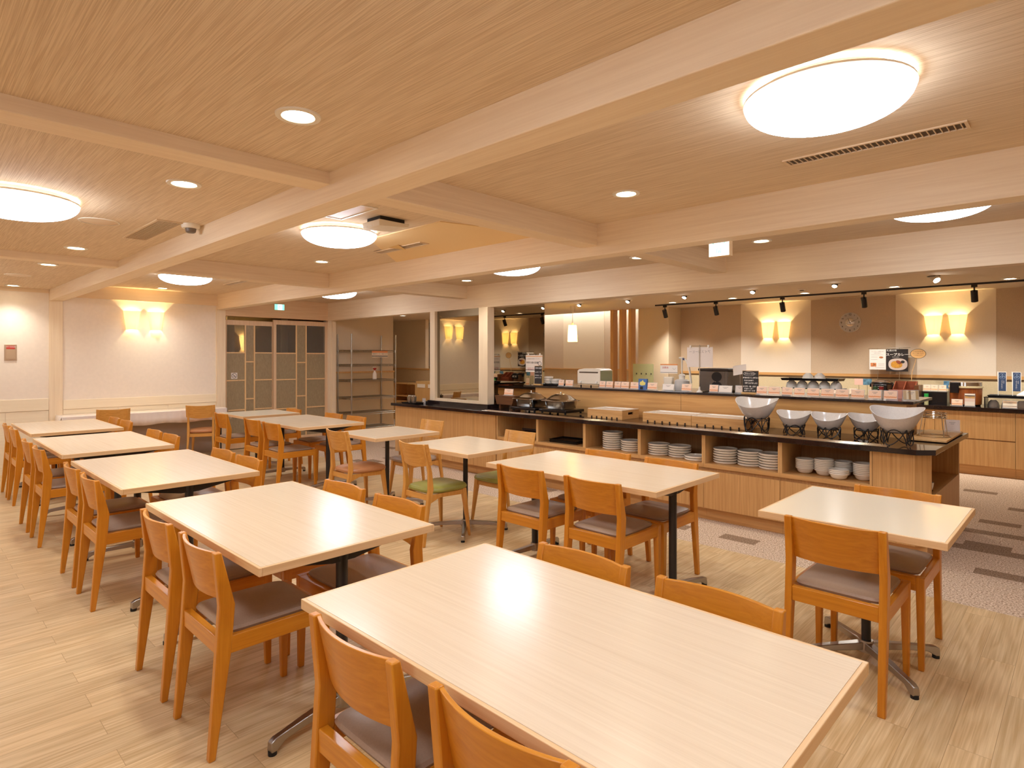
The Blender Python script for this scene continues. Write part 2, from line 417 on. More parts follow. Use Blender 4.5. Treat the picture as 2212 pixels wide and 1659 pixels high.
struct(MB().box(XL - .1, XR, YB, 1.53, Z1, Z1 + .06).build('ceiling', ceil_m, smooth=False))
struct(MB().box(XL - .1, XR, 1.53, 3.66, Z2, Z2 + .06).build('ceiling_middle', ceil_m, smooth=False))
struct(MB().box(XL - .1, XR, 3.66, 5.5, Z3, Z3 + .06).build('ceiling_rear', ceil_m, smooth=False))
mb = MB()
mb.box(-5.40, XR, 5.45, YK, ZK, ZK + .06); mb.box(-14.8, -5.40, 5.45, 9.62, ZK, ZK + .06); mb.box(-6.02, -5.40, 9.62, YK, ZK, ZK + .06)
struct(mb.build('ceiling_kitchen', kitchen_ceil_m, smooth=False))
struct(MB().box(-14.8, -6.02, 9.62, 11.3, 2.80, 2.86).box(-14.8, -6.02, 9.56, 9.62, ZK + .06, 2.80).build('ceiling_cove', kitchen_ceil_m, smooth=False))

# walls
struct(MB().box(XL - .12, XL, YB, 3.60, 0, 2.5).build('wall_left', wall_m, smooth=False))
struct(MB().box(XR, XR + .1, YB, YK + .1, 0, 2.5).build('wall_right', wall_m, smooth=False))
struct(MB().box(XL - .12, XR, YB - .1, YB, 0, 2.5).build('wall_front', wall_m, smooth=False))
mb = MB(); mb.box(-5.5, XR, YK, YK + .1, 0, 2.5)
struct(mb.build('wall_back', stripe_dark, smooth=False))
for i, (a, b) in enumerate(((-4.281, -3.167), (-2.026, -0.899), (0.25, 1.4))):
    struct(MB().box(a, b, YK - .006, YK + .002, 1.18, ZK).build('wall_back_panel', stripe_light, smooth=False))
struct(MB().box(-5.40, XR, YK - .004, YK + .002, 0, 1.155).build('wall_back_lower', M('cream_weave', (222, 200, 160), 0.9, spec=0.15, noise=0.08, nscale=160), smooth=False))
struct(MB().box(-5.40, XR, YK - .022, YK, 1.168, 1.188).box(-5.40, XR, YK - .012, YK, 1.188, 1.212).build('trim_1', oak_x, smooth=False))
struct(MB().box(-5.40, XR, YK - .014, YK, 1.150, 1.168).build('trim_2', M('dark_groove', (110, 78, 44), 0.7), smooth=False))
struct(MB().box(-6.02, -5.40, 9.58, YK + .1, 0, ZK).build('wall_return', beige_m, smooth=False))
struct(MB().box(-14.8, -6.02, 11.13, 11.3, 0, 2.80).build('wall_alcove', stripe_dark, smooth=False))
struct(MB().box(-9.05, -7.88, 11.12, 11.14, 1.2, 2.80).box(-14.8, -9.7, 11.12, 11.14, 1.2, 2.80).build('wall_alcove_panel', beige_m, smooth=False))
struct(MB().box(-14.8, -6.02, 11.10, 11.14, 1.175, 1.20).build('trim_3', oak_x, smooth=False))
struct(MB().box(-14.8, -6.02, 11.115, 11.14, 0, 1.175).build('wall_alcove_lower', tweed_m, smooth=False))
struct(MB().box(-13.0, -11.30, 8.75, 8.85, 0, ZK).build('wall_passage', beige_m, smooth=False))
struct(MB().box(-13.0, -10.2, 8.735, 8.752, 0, 1.17).build('wall_passage_lower', tweed_m, smooth=False))
struct(MB().box(-13.0, -10.2, 8.715, 8.752, 1.17, 1.20).build('trim_4', oak_x, smooth=False))
struct(MB().box(-14.8, -14.7, 5.0, 11.3, 0, 2.9).build('wall_passage_end', beige_m, smooth=False))
# wall beside the rack: the back of the entrance hall
struct(MB().box(-9.87, -9.77, 5.46, 6.78, 0, ZK).build('wall_rack', beige_m, smooth=False))
struct(MB().box(-9.775, -9.762, 5.46, 6.785, 0, 1.17).build('wall_rack_lower', tweed_m, smooth=False))
struct(MB().box(-9.775, -9.745, 5.46, 6.79, 1.17, 1.20).build('trim_5', oak_x, smooth=False))
struct(MB().box(-13.0, -9.87, 6.70, 6.78, 0, ZK).build('wall_hall_rear', beige_m, smooth=False))
# entrance hall behind the sliding doors
hall = M('hall_wallpaper', (176, 146, 104), 0.85)
struct(MB().box(-12.4, -12.3, 2.6, 6.7, 0, 2.5).build('wall_hall', hall, smooth=False))
struct(MB().box(-12.3, XL - .12, 2.5, 2.6, 0, 2.5).build('wall_hall_side', hall, smooth=False))
struct(MB().box(-12.4, XL - .1, 2.5, 6.78, 2.40, 2.46).build('ceiling_hall', kitchen_ceil_m, smooth=False))
for y in (3.5, 4.6, 5.7):
    struct(MB().box(-12.3, -12.26, y, y + .14, 0, 2.4).build('trim_hall', post_m, smooth=False))

# wainscot on the left wall
mb = MB(); mb.box(XL, XL + .012, YB, 1.41, .775, .925); mb.box(XL, XL + .012, 1.56, 3.47, .775, .895)
struct(mb.build('trim_6', wains_m, bevel=.002, smooth=False))
mb = MB()
for a, b in ((YB, -1.0), (-1.0, .0), (0.0, .98), (.98, 1.41), (1.56, 2.18), (2.18, 2.80), (2.80, 3.47)):
    mb.box(XL, XL + .006, a + .002, b - .002, .09, .768)
struct(mb.build('wall_left_wainscot', wains_m, smooth=False))
struct(MB().box(XL, XL + .016, YB, 3.47, 0, .085).build('baseboard_left', wains_m, smooth=False))
struct(MB().box(XL, XL + .03, 1.56, 3.5, 2.25, Z2).box(XL, XL + .012, YB, 1.41, 2.285, Z1).build('trim_7', trim_m, smooth=False))
struct(MB().box(XL, XL + .014, 1.412, 1.556, 0, 2.3).build('trim_8', post_m, bevel=.002, smooth=False))
struct(MB().box(XL - .10, XL + .02, 3.47, 3.605, 0, 2.3).build('trim_9', post_m, bevel=.002, smooth=False))

# beams, a touch out of square as in the old building
def beam(name, x0, x1, y0a, y1a, y0b, y1b, zb, zt, m):
    return struct(MB().hexa([(x0, y0a, zb), (x1, y0b, zb), (x1, y1b, zb), (x0, y1a, zb), (x0, y0a, zt), (x1, y0b, zt), (x1, y1b, zt), (x0, y1a, zt)]).build(name, m, bevel=.004, smooth=False))
beam('beam', XL, XR, 1.418, 1.568, 1.462, 1.610, 2.193, 2.47, beam_x)
beam('beam', XL, XR, 3.480, 3.615, 3.625, 3.765, 2.193, 2.47, beam_x)
beam('beam', XL, XR, 5.335, 5.475, 5.45, 5.59, 2.105, 2.47, beam_x)
mb = MB()
for (xs, y0, y1, zb, zt) in ((((-2.745, -2.60), (-6.49, -6.345), (1.2, 1.345)), YB, 1.50, 2.272, Z1 + .02),
                             (((-2.735, -2.585), (-6.50, -6.35), (1.2, 1.345)), 1.55, 3.66, 2.266, Z2 + .02),
                             (((-2.60, -2.45), (-6.18, -6.03), (1.2, 1.345)), 3.66, 5.45, 2.245, Z3 + .02)):
    for a, b in xs:
        struct(MB().box(a, b, y0, y1, zb, zt).build('beam_cross', beam_y, bevel=.004, smooth=False))
# soffit over the sliding doors and its posts
struct(MB().box(XL - .14, XL + .02, 3.60, 5.45, 2.105, 2.47).build('trim_10', WOOD('soffit_ash', (222, 184, 140), (234, 200, 158), 'Y', 50, 1.5, 0.6, 0.03), bevel=.003, smooth=False))
struct(MB().box(XL - .14, XL + .03, 5.34, 5.47, 0, 2.12).box(XL - .02, XL + .05, 5.41, 5.48, 0, 2.12).build('trim_11', post_m, bevel=.003, smooth=False))

# ------------------------------------------------------------------ ceiling fixtures
def spot(parent, loc, power, col, angle, blend=0.8, rot=(0, 0, 0), r=0.03):
    d = bpy.data.lights.new('bulb', 'SPOT'); d.energy = power; d.color = col; d.spot_size = RAD(angle); d.spot_blend = blend; d.shadow_soft_size = r
    o = bpy.data.objects.new('bulb', d); COL.objects.link(o); o.parent = parent; o.location = loc; o.rotation_euler = rot
    return o
def point(parent, loc, power, col, r=0.03):
    d = bpy.data.lights.new('bulb', 'POINT'); d.energy = power; d.color = col; d.shadow_soft_size = r
    o = bpy.data.objects.new('bulb', d); COL.objects.link(o); o.parent = parent; o.location = loc
    return o

def ceiling_lamp():
    t = thing('ceiling_lamp', '', 'ceiling lamp')
    MB().cyl(0, 0, -.032, 0, .235, 40).build('base', M('lamp_base', (120, 96, 70), 0.6), t)
    pr = []
    for i in range(13):
        a = i / 12 * pi / 2
        pr.append((.275 * cos(a) ** .72 if i < 12 else .0001, -.034 - .088 * sin(a)))
    MB().lathe([(.255, -.026)] + pr, 48).build('diffuser', dome_m, t)
    MB().lathe([(.258, -.022), (.277, -.026), (.279, -.034), (.270, -.040)], 48).build('rim', white_paint, t)
    return t
lamp0 = ceiling_lamp()
lamps = [((-.69, 2.34, Z2), 'large round ceiling lamp beside the long air grille at upper right'),
         ((-4.10, 2.36, Z2), 'round ceiling lamp beside the patched ceiling board and small grille'),
         ((-7.52, 2.36, Z2), 'round ceiling lamp in front of the left wall sconces'),
         ((-.66, 4.36, Z3), 'round ceiling lamp half hidden behind the second long beam, at right'),
         ((-4.20, 4.36, Z3), 'round ceiling lamp half hidden behind the second long beam, in the middle'),
         ((-7.66, 4.36, Z3), 'round ceiling lamp half hidden behind the beam near the sliding doors'),
         ((-4.16, .47, Z1), 'round ceiling lamp cut off by the left edge of the photo'),
         ((-.69, .30, Z1), 'added unseen round ceiling lamp nearest the photographer, above the view'),  # from here on, unseen lamps added to light the room around the camera
         ((-7.6, .10, Z1), 'added unseen round ceiling lamp left of the view, near the left wall'),
         ((-.69, -1.6, Z1), 'added unseen round ceiling lamp behind the photographer on the right'),
         ((-4.16, -1.6, Z1), 'added unseen round ceiling lamp behind the photographer in the middle'),
         ((-7.6, -1.6, Z1), 'added unseen round ceiling lamp behind the photographer on the left')]
for i, (p, lb) in enumerate(lamps):
    if i == 0: lamp0.location = p; lamp0['label'] = lb; lamp0['group'] = 'ceiling lamps'
    else: dup(lamp0, p, None, lb, 'ceiling lamps')

def downlight(r=.07):
    t = thing('downlight', '', 'downlight')
    MB().lathe([(r * .78, -.001), (r * .84, -.006), (r * 1.12, -.006), (r * 1.15, 0)], 28).build('trim_ring', white_paint, t)
    MB().disc(0, 0, -.0012, r * .8).build('lens', down_m, t, smooth=False)
    return t
dl0 = downlight()
spot(dl0, (0, 0, -.02), DOWN_W, (1.0, .98, .92), 120, 1.0, r=.06)
downs = [(-2.07, 1.025, Z1, 'downlight nearest the camera, in the front ceiling bay'), (-3.29, 1.025, Z1, 'downlight just beyond the first cross beam, front bay'),
         (-5.84, 1.025, Z1, 'gold-toned downlight beyond the smoke detector, front bay'), (-7.06, 1.025, Z1, 'downlight just beyond the far cross beam in the front bay'),
         (-9.42, 1.025, Z1, 'farthest downlight in the front bay, by the left wall'),
         (-1.975, 3.01, Z2, 'downlight in the middle bay, right of the cross beam'), (-3.155, 3.01, Z2, 'downlight beside the patched ceiling board'),
         (-5.575, 3.01, Z2, 'small downlight below the lamp beside the patched board'), (-9.30, 2.62, Z2, 'small downlight above the left wall sconces'),
         (-1.95, 4.96, Z3, 'downlight right of the hanging exit sign'), (-3.12, 4.96, Z3, 'downlight left of the exit sign, behind the second beam'),
         (-5.58, 4.96, Z3, 'downlight over the mirrored column, behind the second beam'),
         (.5, 1.025, Z1, 'added unseen downlight right of the view, front bay'), (.5, 3.01, Z2, 'added unseen downlight right of the view, middle bay')]  # this pair is unseen, added as extra light outside the view
for i, (x, y, z, lb) in enumerate(downs):
    if i == 0: dl0.location = (x, y, z); dl0['label'] = lb; dl0['group'] = 'recessed downlights'
    else: dup(dl0, (x, y, z), None, lb, 'recessed downlights')

# kitchen slim downlights
kd = thing('kitchen_downlight', '', 'downlight')
MB().lathe([(.052, -.001), (.058, -.008), (.085, -.008), (.088, 0)], 28).build('trim_ring', white_paint, kd)
MB().disc(0, 0, -.0012, .055).build('lens', EMIT('kitchen_downlight_lens', (1, .93, .78), 14), kd, smooth=False)
spot(kd, (0, 0, -.02), 34, (1, .98, .92), 130, 1.0, r=.05)
for i, (x, lb) in enumerate(((-4.90, 'slim kitchen downlight farthest left along the black track'), (-3.90, 'slim kitchen downlight left of the first sconce pair'),
                             (-2.87, 'slim kitchen downlight left of the wall clock'), (-1.80, 'slim kitchen downlight right of the wall clock'), (-.67, 'slim kitchen downlight at the right edge'))):
    if i == 0: kd.location = (x, 8.82, ZK); kd['label'] = lb; kd['group'] = 'kitchen downlights'
    else: dup(kd, (x, 8.82, ZK), None, lb, 'kitchen downlights')
for x, y, lb in ((-7.9, 8.0, 'slim downlight in the passage ceiling behind the mirrored column'), (-10.6, 7.6, 'slim downlight in the ceiling above the tray return cabinet')):
    dup(kd, (x, y, ZK), None, lb, 'kitchen downlights')

# eyeball spots over the buffet
ey = thing('eyeball_spot', '', 'spotlight')
MB().lathe([(.036, -.002), (.042, -.008), (.06, -.008), (.062, 0)], 24).build('trim_ring', white_paint, ey)
g = MB().lathe([(.0001, -.045), (.030, -.045), (.034, -.03), (.034, 0)], 20).build('eyeball', plast_black, ey)
MB().disc(0, 0, -.0455, .027).build('lens', spot_m, g, smooth=False)
g.rotation_euler = (RAD(-35), 0, 0); g.location = (0, 0, .004)
spot(ey, (0, 0, -.06), 40, (1, .98, .92), 75, .7, rot=(RAD(-40), 0, 0), r=.025)
for i, x in enumerate((-6.15, -5.20, -4.24, -3.25, -2.25)):
    lb = ORD[i] + ' glaring eyeball spotlight from the left over the buffet counter'
    if i == 0: ey.location = (x, 7.99, ZK); ey['label'] = lb; ey['group'] = 'eyeball spotlights'
    else: dup(ey, (x, 7.99, ZK), None, lb, 'eyeball spotlights')
t = thing('eyeball_spot', 'rightmost eyeball spotlight, turned aside in its black socket', 'spotlight', (-1.26, 8.0, ZK), 0, 'eyeball spotlights')
MB().lathe([(.0001, -.002), (.05, -.002), (.06, -.008), (.062, 0)], 24).build('trim_ring', plast_black, t)
g = MB().lathe([(.0001, -.075), (.036, -.075), (.042, -.06), (.042, 0)], 20).build('eyeball', white_paint, t)
MB().disc(0, 0, -.0755, .033).build('lens', spot_m, g, smooth=False); g.rotation_euler = (RAD(-30), RAD(-35), 0)

# track with six black cylinder spots
t = thing('lighting_track', 'long black lighting track on the kitchen ceiling', 'lighting track', (0, 0, 0))
MB().box(-5.36, .6, 9.05, 9.085, ZK - .022, ZK).build('rail', black_metal, t, smooth=False)
def track_spot(x, lb, tilt, turn, first=None):
    t = thing('track_spot', lb, 'spotlight', (x, 9.068, ZK - .022), turn, 'black track spotlights')
    MB().box(-.03, .03, -.014, .014, -.03, 0).cyl(0, 0, -.075, -.03, .009, 10).build('adapter', plast_black, t)
    h = MB().lathe([(.0001, .05), (.036, .05), (.036, -.085), (.030, -.085), (.028, -.07)], 22).build('housing', plast_black, t)
    MB().disc(0, 0, -.07, .028).build('lens', EMIT('track_lens', (1, .95, .85), 4), h, smooth=False)
    h.location = (0, 0, -.12); h.rotation_euler = (RAD(tilt), 0, 0)
    spot(h, (0, 0, -.09), 28, (1, .97, .90), 95, .9, r=.028)
    return t
for i, (x, tl, tn) in enumerate(((-5.18, 26, 0), (-4.28, 26, 0), (-3.26, 24, 0), (-2.20, 24, 0), (-1.02, 24, 0), (-0.05, 24, 0))):
    track_spot(x, 'black cylinder spotlight, ' + ORD[i] + ' from the left on the kitchen track', tl, tn)
# cove light tube in the raised slot behind the kitchen ceiling
t = thing('cove_light', 'bright bluish light tube hidden in the ceiling slot by the alcove', 'cove light', (-8.4, 10.9, 2.70))
MB().tube([(-2.2, 0, 0), (2.2, 0, 0)], .02, 10).build('tube', EMIT('cove_tube', (.86, .93, 1.0), 26), t)
# pendant in the alcove
t = thing('pendant_lamp', 'small square parchment pendant lamp hanging in the alcove', 'pendant lamp', (-6.55, 8.3, ZK))
MB().lathe([(.0001, -.10), (.035, -.10), (.045, 0), (.0001, 0)], 16).build('canopy', white_paint, t)
MB().cyl(0, 0, -.30, -.10, .003, 6).build('cord', white_pl, t)
MB().hexa([(-.075, -.075, -.62), (.075, -.075, -.62), (.075, .075, -.62), (-.075, .075, -.62), (-.062, -.062, -.33), (.062, -.062, -.33), (.062, .062, -.33), (-.062, .062, -.33)]).build('shade', shade_m, t, smooth=False).rotation_euler = (0, 0, .5)
MB().cyl(0, 0, -.34, -.29, .02, 10).build('socket', white_pl, t)
point(t, (0, 0, -.47), 7, WARM)

# wall sconces: folded parchment shades, open above and below
def sconce(name, lb, loc, rz):
    t = thing(name, lb, 'wall lamp', loc, rz, 'parchment wall sconces')
    def ring(k, z): return [(-.105 * k, .0, z), (-.085 * k, -.055, z), (.035 * k, -.085, z), (.085 * k, -.05, z), (.105 * k, .0, z)]
    mb = MB(); top = ring(1.0, .13); bot = ring(.66, -.13)
    mb.add(top + bot, [(i, i + 1, 6 + i, 5 + i) for i in range(4)])
    mb.build('shade', shade_m, t, smooth=False, solid=.003)
    MB().box(-.03, .03, -.006, 0, -.09, .09).build('backplate', white_paint, t, smooth=False)
    MB().cyl(0, -.034, -.03, .03, .014, 10).build('lamp', EMIT('sconce_bulb', (1, .85, .5), 10), t)
    point(t, (0, -.038, .035), 5.5, WARM, .012); point(t, (0, -.038, -.045), 3.0, WARM, .012)
    return t
for x, lb in ((-3.83, 'left parchment sconce of the pair left of the wall clock'), (-3.575, 'right parchment sconce of the pair left of the wall clock'),
              (-1.578, 'left parchment sconce of the pair right of the wall clock'), (-1.305, 'right parchment sconce of the pair right of the wall clock')):
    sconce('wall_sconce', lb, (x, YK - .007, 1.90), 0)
for y, lb in ((2.345, 'left parchment sconce on the cream left wall'), (2.645, 'right parchment sconce on the cream left wall')):
    sconce('wall_sconce', lb, (XL + .001, y, 1.975), RAD(90))
# hall lamps seen through the doors
sconce('wall_sconce', 'tapered sconce in the hall, seen through the left door pane', (-12.299, 4.25, 1.75), RAD(90))
sconce('wall_sconce', 'second hall sconce, seen right of the first through the left door', (-12.299, 4.95, 1.75), RAD(90))

# grilles, detectors, boxes on the ceiling
def grille(lb, x0, x1, y0, y1, z, n, axis, fr=.012):
    t = thing('air_grille', lb, 'air vent', ((x0 + x1) / 2, (y0 + y1) / 2, z))
    hx, hy = (x1 - x0) / 2, (y1 - y0) / 2
    MB().box(-hx + fr, hx - fr, -hy + fr, hy - fr, -.0015, 0).build('backing', grille_dark, t, smooth=False)
    mb = MB(); mb.box(-hx, hx, -hy, -hy + fr, -.007, 0); mb.box(-hx, hx, hy - fr, hy, -.007, 0); mb.box(-hx, -hx + fr, -hy + fr, hy - fr, -.007, 0); mb.box(hx - fr, hx, -hy + fr, hy - fr, -.007, 0)
    mb.build('frame', vent_white, t, smooth=False)
    mb = MB()
    for i in range(n):
        if axis == 'X': c = -hx + fr + (i + .5) * (2 * hx - 2 * fr) / n; mb.box(c - .002, c + .002, -hy + fr, hy - fr, -.006, -.0015)
        else: c = -hy + fr + (i + .5) * (2 * hy - 2 * fr) / n; mb.box(-hx + fr, hx - fr, c - .002, c + .002, -.006, -.0015)
    mb.build('slat', vent_white, t, smooth=False)
    return t
grille('square louvred air grille beside the smoke detector', -5.07, -4.25, 1.165, 1.325, Z1, 12, 'Y')
grille('long slotted air grille right of the large ceiling lamp', -1.095, -.365, 3.04, 3.145, Z2, 30, 'X')
grille('slotted air grille with torn paper in the patched board', -4.70, -4.01, 3.045, 3.145, Z2 - .006, 26, 'X')
grille('slotted air grille beside the lamp before the left wall', -8.25, -7.55, 3.04, 3.14, Z2, 22, 'X')
t = thing('access_hatch', 'white framed ceiling hatch beside the first beam', 'ceiling hatch', (-3.54, 2.115, Z2))
MB().box(-.21, .21, -.055, .055, -.004, 0).build('panel', vent_white, t, smooth=False)
mb = MB(); mb.box(-.225, .225, -.07, -.055, -.008, 0); mb.box(-.225, .225, .055, .07, -.008, 0); mb.box(-.225, -.21, -.055, .055, -.008, 0); mb.box(.21, .225, -.055, .055, -.008, 0)
mb.build('frame', white_pl, t, smooth=False)
struct(MB().prism([(-5.1, 3.60), (-4.23, 2.70), (-3.32, 2.70), (-3.06, 3.60)][::-1], 'Z', Z2 - .006, Z2 + .001).build('ceiling_patch', M('patched_board', (236, 204, 152), 0.8, spec=.2), smooth=False))
mb = MB(); mb.add([(-4.42, 3.02, Z2 - .007), (-4.25, 3.00, Z2 - .007), (-4.27, 3.10, Z2 - .035)], [(0, 1, 2)])
tag(mb.build('torn_paper', M('torn_paper', (206, 160, 92), .8), solid=.001, smooth=False), 'torn ceiling paper hanging over the small grille', 'torn paper')
t = thing('access_point', 'white network box hanging from the ceiling by the patched board', 'network box', (-3.56, 2.40, Z2), RAD(0))
MB().hexa([(-.10, -.11, -.075), (.10, -.11, -.075), (.10, .13, -.055), (-.10, .13, -.055), (-.105, -.115, -.03), (.105, -.115, -.03), (.105, .135, -.03), (-.105, .135, -.03)]).build('cover', white_paint, t, bevel=.004)
MB().box(-.08, .08, -.09, .11, -.03, 0).build('mount', dark_slot, t, smooth=False)
for k in range(4): MB().box(-.06 + k * .03, -.048 + k * .03, -.1125, -.108, -.066, -.058).build('status_light', white_pl, t, smooth=False)
t = thing('smoke_detector', 'white round smoke detector by the louvred grille', 'smoke detector', (-4.27, 1.37, Z1))
MB().lathe([(.0001, -.028), (.05, -.028), (.056, -.018), (.056, 0)], 28).build('base', white_paint, t)
MB().lathe([(.0001, -.056), (.022, -.056), (.03, -.05), (.034, -.028)], 24).build('sensor', grey_case, t)
for i, (x, y, z, lb) in enumerate(((-4.60, .93, Z1, 'round ceiling speaker grille beside the left-edge lamp'), (-8.2, .93, Z1, 'round ceiling speaker grille beyond the far cross beam'), (-.75, 1.60, Z2, 'round white ceiling disc peeking out behind the first beam'))):
    t = thing('ceiling_speaker', lb, 'ceiling speaker', (x, y, z), 0, 'round ceiling speakers')
    MB().lathe([(.0001, -.008), (.09, -.006), (.105, -.002)], 32).build('grille', vent_white, t)
    MB().lathe([(.105, -.004), (.112, -.004), (.114, 0)], 32).build('rim', white_paint, t)

# green exit signs
green = EMIT('exit_green', (.08, .62, .46), 1.0); sign_white = EMIT('exit_white', (.86, 1.0, .98), 1.1)
t = thing('exit_sign', 'lit white exit sign with two green arrows hanging behind the second beam', 'exit sign', (-1.80, 3.86, 2.13))
MB().box(-.075, .075, 0, .045, 0, .135).build('housing', M('sign_case', (226, 190, 140), .5), t, bevel=.003, smooth=False)
MB().box(-.07, .07, -.0015, .0, .005, .130).build('face', sign_white, t, smooth=False)
MB().cyl(0, .022, .135, .285, .008, 8).build('hanger', white_paint, t)
mb = MB()
for s in (-1, 1):
    mb.add([(s * x, -.002, z) for x, z in ((.006, .108), (.052, .108), (.052, .100), (.006, .100))], [(0, 1, 2, 3)])
    mb.add([(s * x, -.002, z) for x, z in ((.062, .104), (.038, .122), (.030, .122), (.046, .104))], [(0, 1, 2, 3)])
    mb.add([(s * x, -.002, z) for x, z in ((.062, .104), (.046, .104), (.028, .084), (.037, .084))], [(0, 1, 2, 3)])
mb.build('arrow', green, t, smooth=False)
mb = MB()
for q in (((-.016, .02), (-.010, .02), (-.010, .056), (-.016, .056)), ((.010, .02), (.016, .02), (.016, .056), (.010, .056)), ((-.016, .052), (.016, .052), (.016, .056), (-.016, .056)), ((-.006, .024), (.0, .024), (.006, .046), (-.001, .046)), ((-.004, .036), (.006, .026), (.009, .03), (0, .042))):
    mb.add([(x, -.002, z) for x, z in q], [(0, 1, 2, 3)])
mb.build('pictogram', green, t, smooth=False)
t = thing('exit_sign', 'green exit sign with running figure above the sliding doors', 'exit sign', (XL + .02, 4.45, 2.235), RAD(90))
MB().box(-.085, .085, -.03, 0, 0, .10).build('housing', white_paint, t, bevel=.003, smooth=False)
MB().box(-.082, .082, -.0315, -.03, .003, .097).build('face', green, t, smooth=False)
mb = MB()
for q in (((-.03, .006), (.045, .006), (.045, .094), (-.03, .094)),): mb.add([(x, -.0325, z) for x, z in q], [(0, 1, 2, 3)])
mb.build('doorway', sign_white, t, smooth=False)
mb = MB()
for q in (((-.004, .076), (.006, .076), (.006, .088), (-.004, .088)), ((-.012, .044), (.006, .040), (.012, .072), (-.004, .074)), ((-.012, .044), (-.004, .042), (-.022, .012), (-.03, .014)), ((-.002, .046), (.006, .04), (.026, .032), (.030, .040)), ((.022, .036), (.030, .040), (.036, .014), (.028, .012)), ((.008, .064), (.012, .072), (.032, .052), (.028, .046)), ((-.006, .066), (-.004, .074), (-.026, .056), (-.022, .05))):
    mb.add([(x, -.034, z) for x, z in q], [(0, 1, 2, 3)])
mb.build('pictogram', green, t, smooth=False)

# red-labelled panel on the left wall
t = thing('alarm_panel', 'small grey wall panel with a red label at the left edge', 'wall panel', (XL, 1.03, 1.415), RAD(90))
MB().box(-.06, .06, -.01, 0, 0, .20).build('case', M('panel_grey', (182, 152, 122), .4, .2), t, bevel=.003, smooth=False)
MB().box(-.046, .046, -.013, -.01, .018, .135).build('door', M('panel_door', (188, 158, 126), .4, .2), t, bevel=.002, smooth=False)
MB().box(-.042, .042, -.012, -.01, .145, .185).build('label', red_ink, t, smooth=False)
text('lettering', '非常 放送設備', .015, white_ink, t, (0, -.0125, .170))

# ------------------------------------------------------------------ sliding doors
def sliding_door(n, x, y0, y1, lab_cols, bars_side, bars_mid, z1, kick):
    st = .045
    d = MB()
    d.box(x - .018, x + .018, y0, y0 + st, 0.012, z1); d.box(x - .018, x + .018, y1 - st, y1, 0.012, z1)
    d.box(x - .018, x + .018, y0 + st, y1 - st, z1 - .075, z1); d.box(x - .018, x + .018, y0 + st, y1 - st, 0.012, kick)
    fr = struct(d.build('door_%d' % n, WOOD('door_ash_%d' % n, (220, 184, 144), (232, 200, 162), 'Z', 60, 1.6, .5, .03), smooth=False))
    a, b = y0 + st, y1 - st; w = b - a
    cs = [a, a + w * lab_cols[0], a + w * lab_cols[1], b]
    zt, zb = z1 - .075, kick
    mul = MB(); hb = .010
    for c in cs[1:3]: mul.box(x - .012, x + .014, c - .011, c + .011, zb, zt)
    for k in range(3):
        lo, hi = cs[k], cs[k + 1]
        for z in (bars_mid if k == 1 else bars_side[k // 2]): mul.box(x - .010, x + .012, lo, hi, z - hb, z + hb)
    mul.build('mullion', WOOD('door_bar_%d' % n, (224, 184, 130), (236, 200, 150), 'Z', 60, 1.6, .5, .03), fr, smooth=False)
    for k in range(3):
        zs = [zt] + sorted(bars_mid if k == 1 else bars_side[k // 2], reverse=True) + [zb]
        for i in range(len(zs) - 1):
            clear = (k != 1 and i == 0)
            MB().box(x - .004, x + .002, cs[k], cs[k + 1], zs[i + 1], zs[i]).build('clear_pane' if clear else 'frosted_pane', glass_m if clear else frost_m, fr, smooth=False)
    return fr
sliding_door(1, XL - .075, 3.605, 4.42, (.40, .60), ((1.53, 1.09, .62), (1.53, 1.09, .62)), (1.385, .79, .34), 2.045, .13)
d2 = sliding_door(2, XL - .028, 4.38, 5.345, (.40, .60), ((1.525, 1.085, .60), (1.525, 1.085, .60)), (1.37, .80, .34), 2.075, .13)
t = thing('no_smoking_sign', 'square no-smoking sticker on the left sliding door', 'sticker', (XL - .072, 3.77, 1.165), RAD(90))
MB().box(-.048, .048, -.0015, 0, -.048, .048).build('plate', paper, t, smooth=False)
MB().lathe([(.034, 0), (.040, 0)], 28).build('ring', ink, t, smooth=False).rotation_euler = (RAD(90), 0, 0)
t.children[-1].location = (0, -.0022, 0)
mb = MB(); mb.add([(-.027, -.0025, .024), (-.022, -.0025, .028), (.027, -.0025, -.024), (.022, -.0025, -.028)], [(0, 1, 2, 3)]); mb.add([(-.024, -.0025, -.004), (.020, -.0025, -.004), (.020, -.0025, -.010), (-.024, -.0025, -.010)], [(0, 1, 2, 3)])
mb.build('cigarette', ink, t, smooth=False)

# ------------------------------------------------------------------ white-clothed table at the left wall
t = thing('folding_table', 'long narrow white-clothed table against the left wall', 'table', (XL + .21, 2.48, 0))
MB().box(-.19, .19, -.97, .97, .672, .70).build('tabletop', white_paint, t, smooth=False)
for y in (-.93, .93):
    for x in (-.13, .15): MB().tube([(x, y, .0), (x, y, .672)], .011, 8).build('leg', black_metal, t)
    MB().tube([(-.13, y, .32), (.15, y, .32)], .008, 8).build('brace', black_metal, t)
mb = MB(); N = 60
def fold(i): return .010 * sin(i * 1.9) + .006 * sin(i * .7)
top = [(.20, -1.0), (.20, 1.0)]
rows = []
for j, z in enumerate((.703, .698, .62, .535)):
    row = []
    for i in range(N + 1):
        y = -1.0 + 2.0 * i / N
        row.append((.196 + (.004 if j else 0) + (fold(i) * .35 * max(0, j - 1)), y, z + (.008 * sin(i * .4) if j == 3 else 0)))
    rows.append(row)
back = [(-.196, -1.0 + 2.0 * i / N, .703) for i in range(N + 1)]
allr = [back] + rows; vs = [p for r_ in allr for p in r_]
fs = [(a * (N + 1) + i, a * (N + 1) + i + 1, (a + 1) * (N + 1) + i + 1, (a + 1) * (N + 1) + i) for a in range(len(allr) - 1) for i in range(N)]
mb.add(vs, fs)
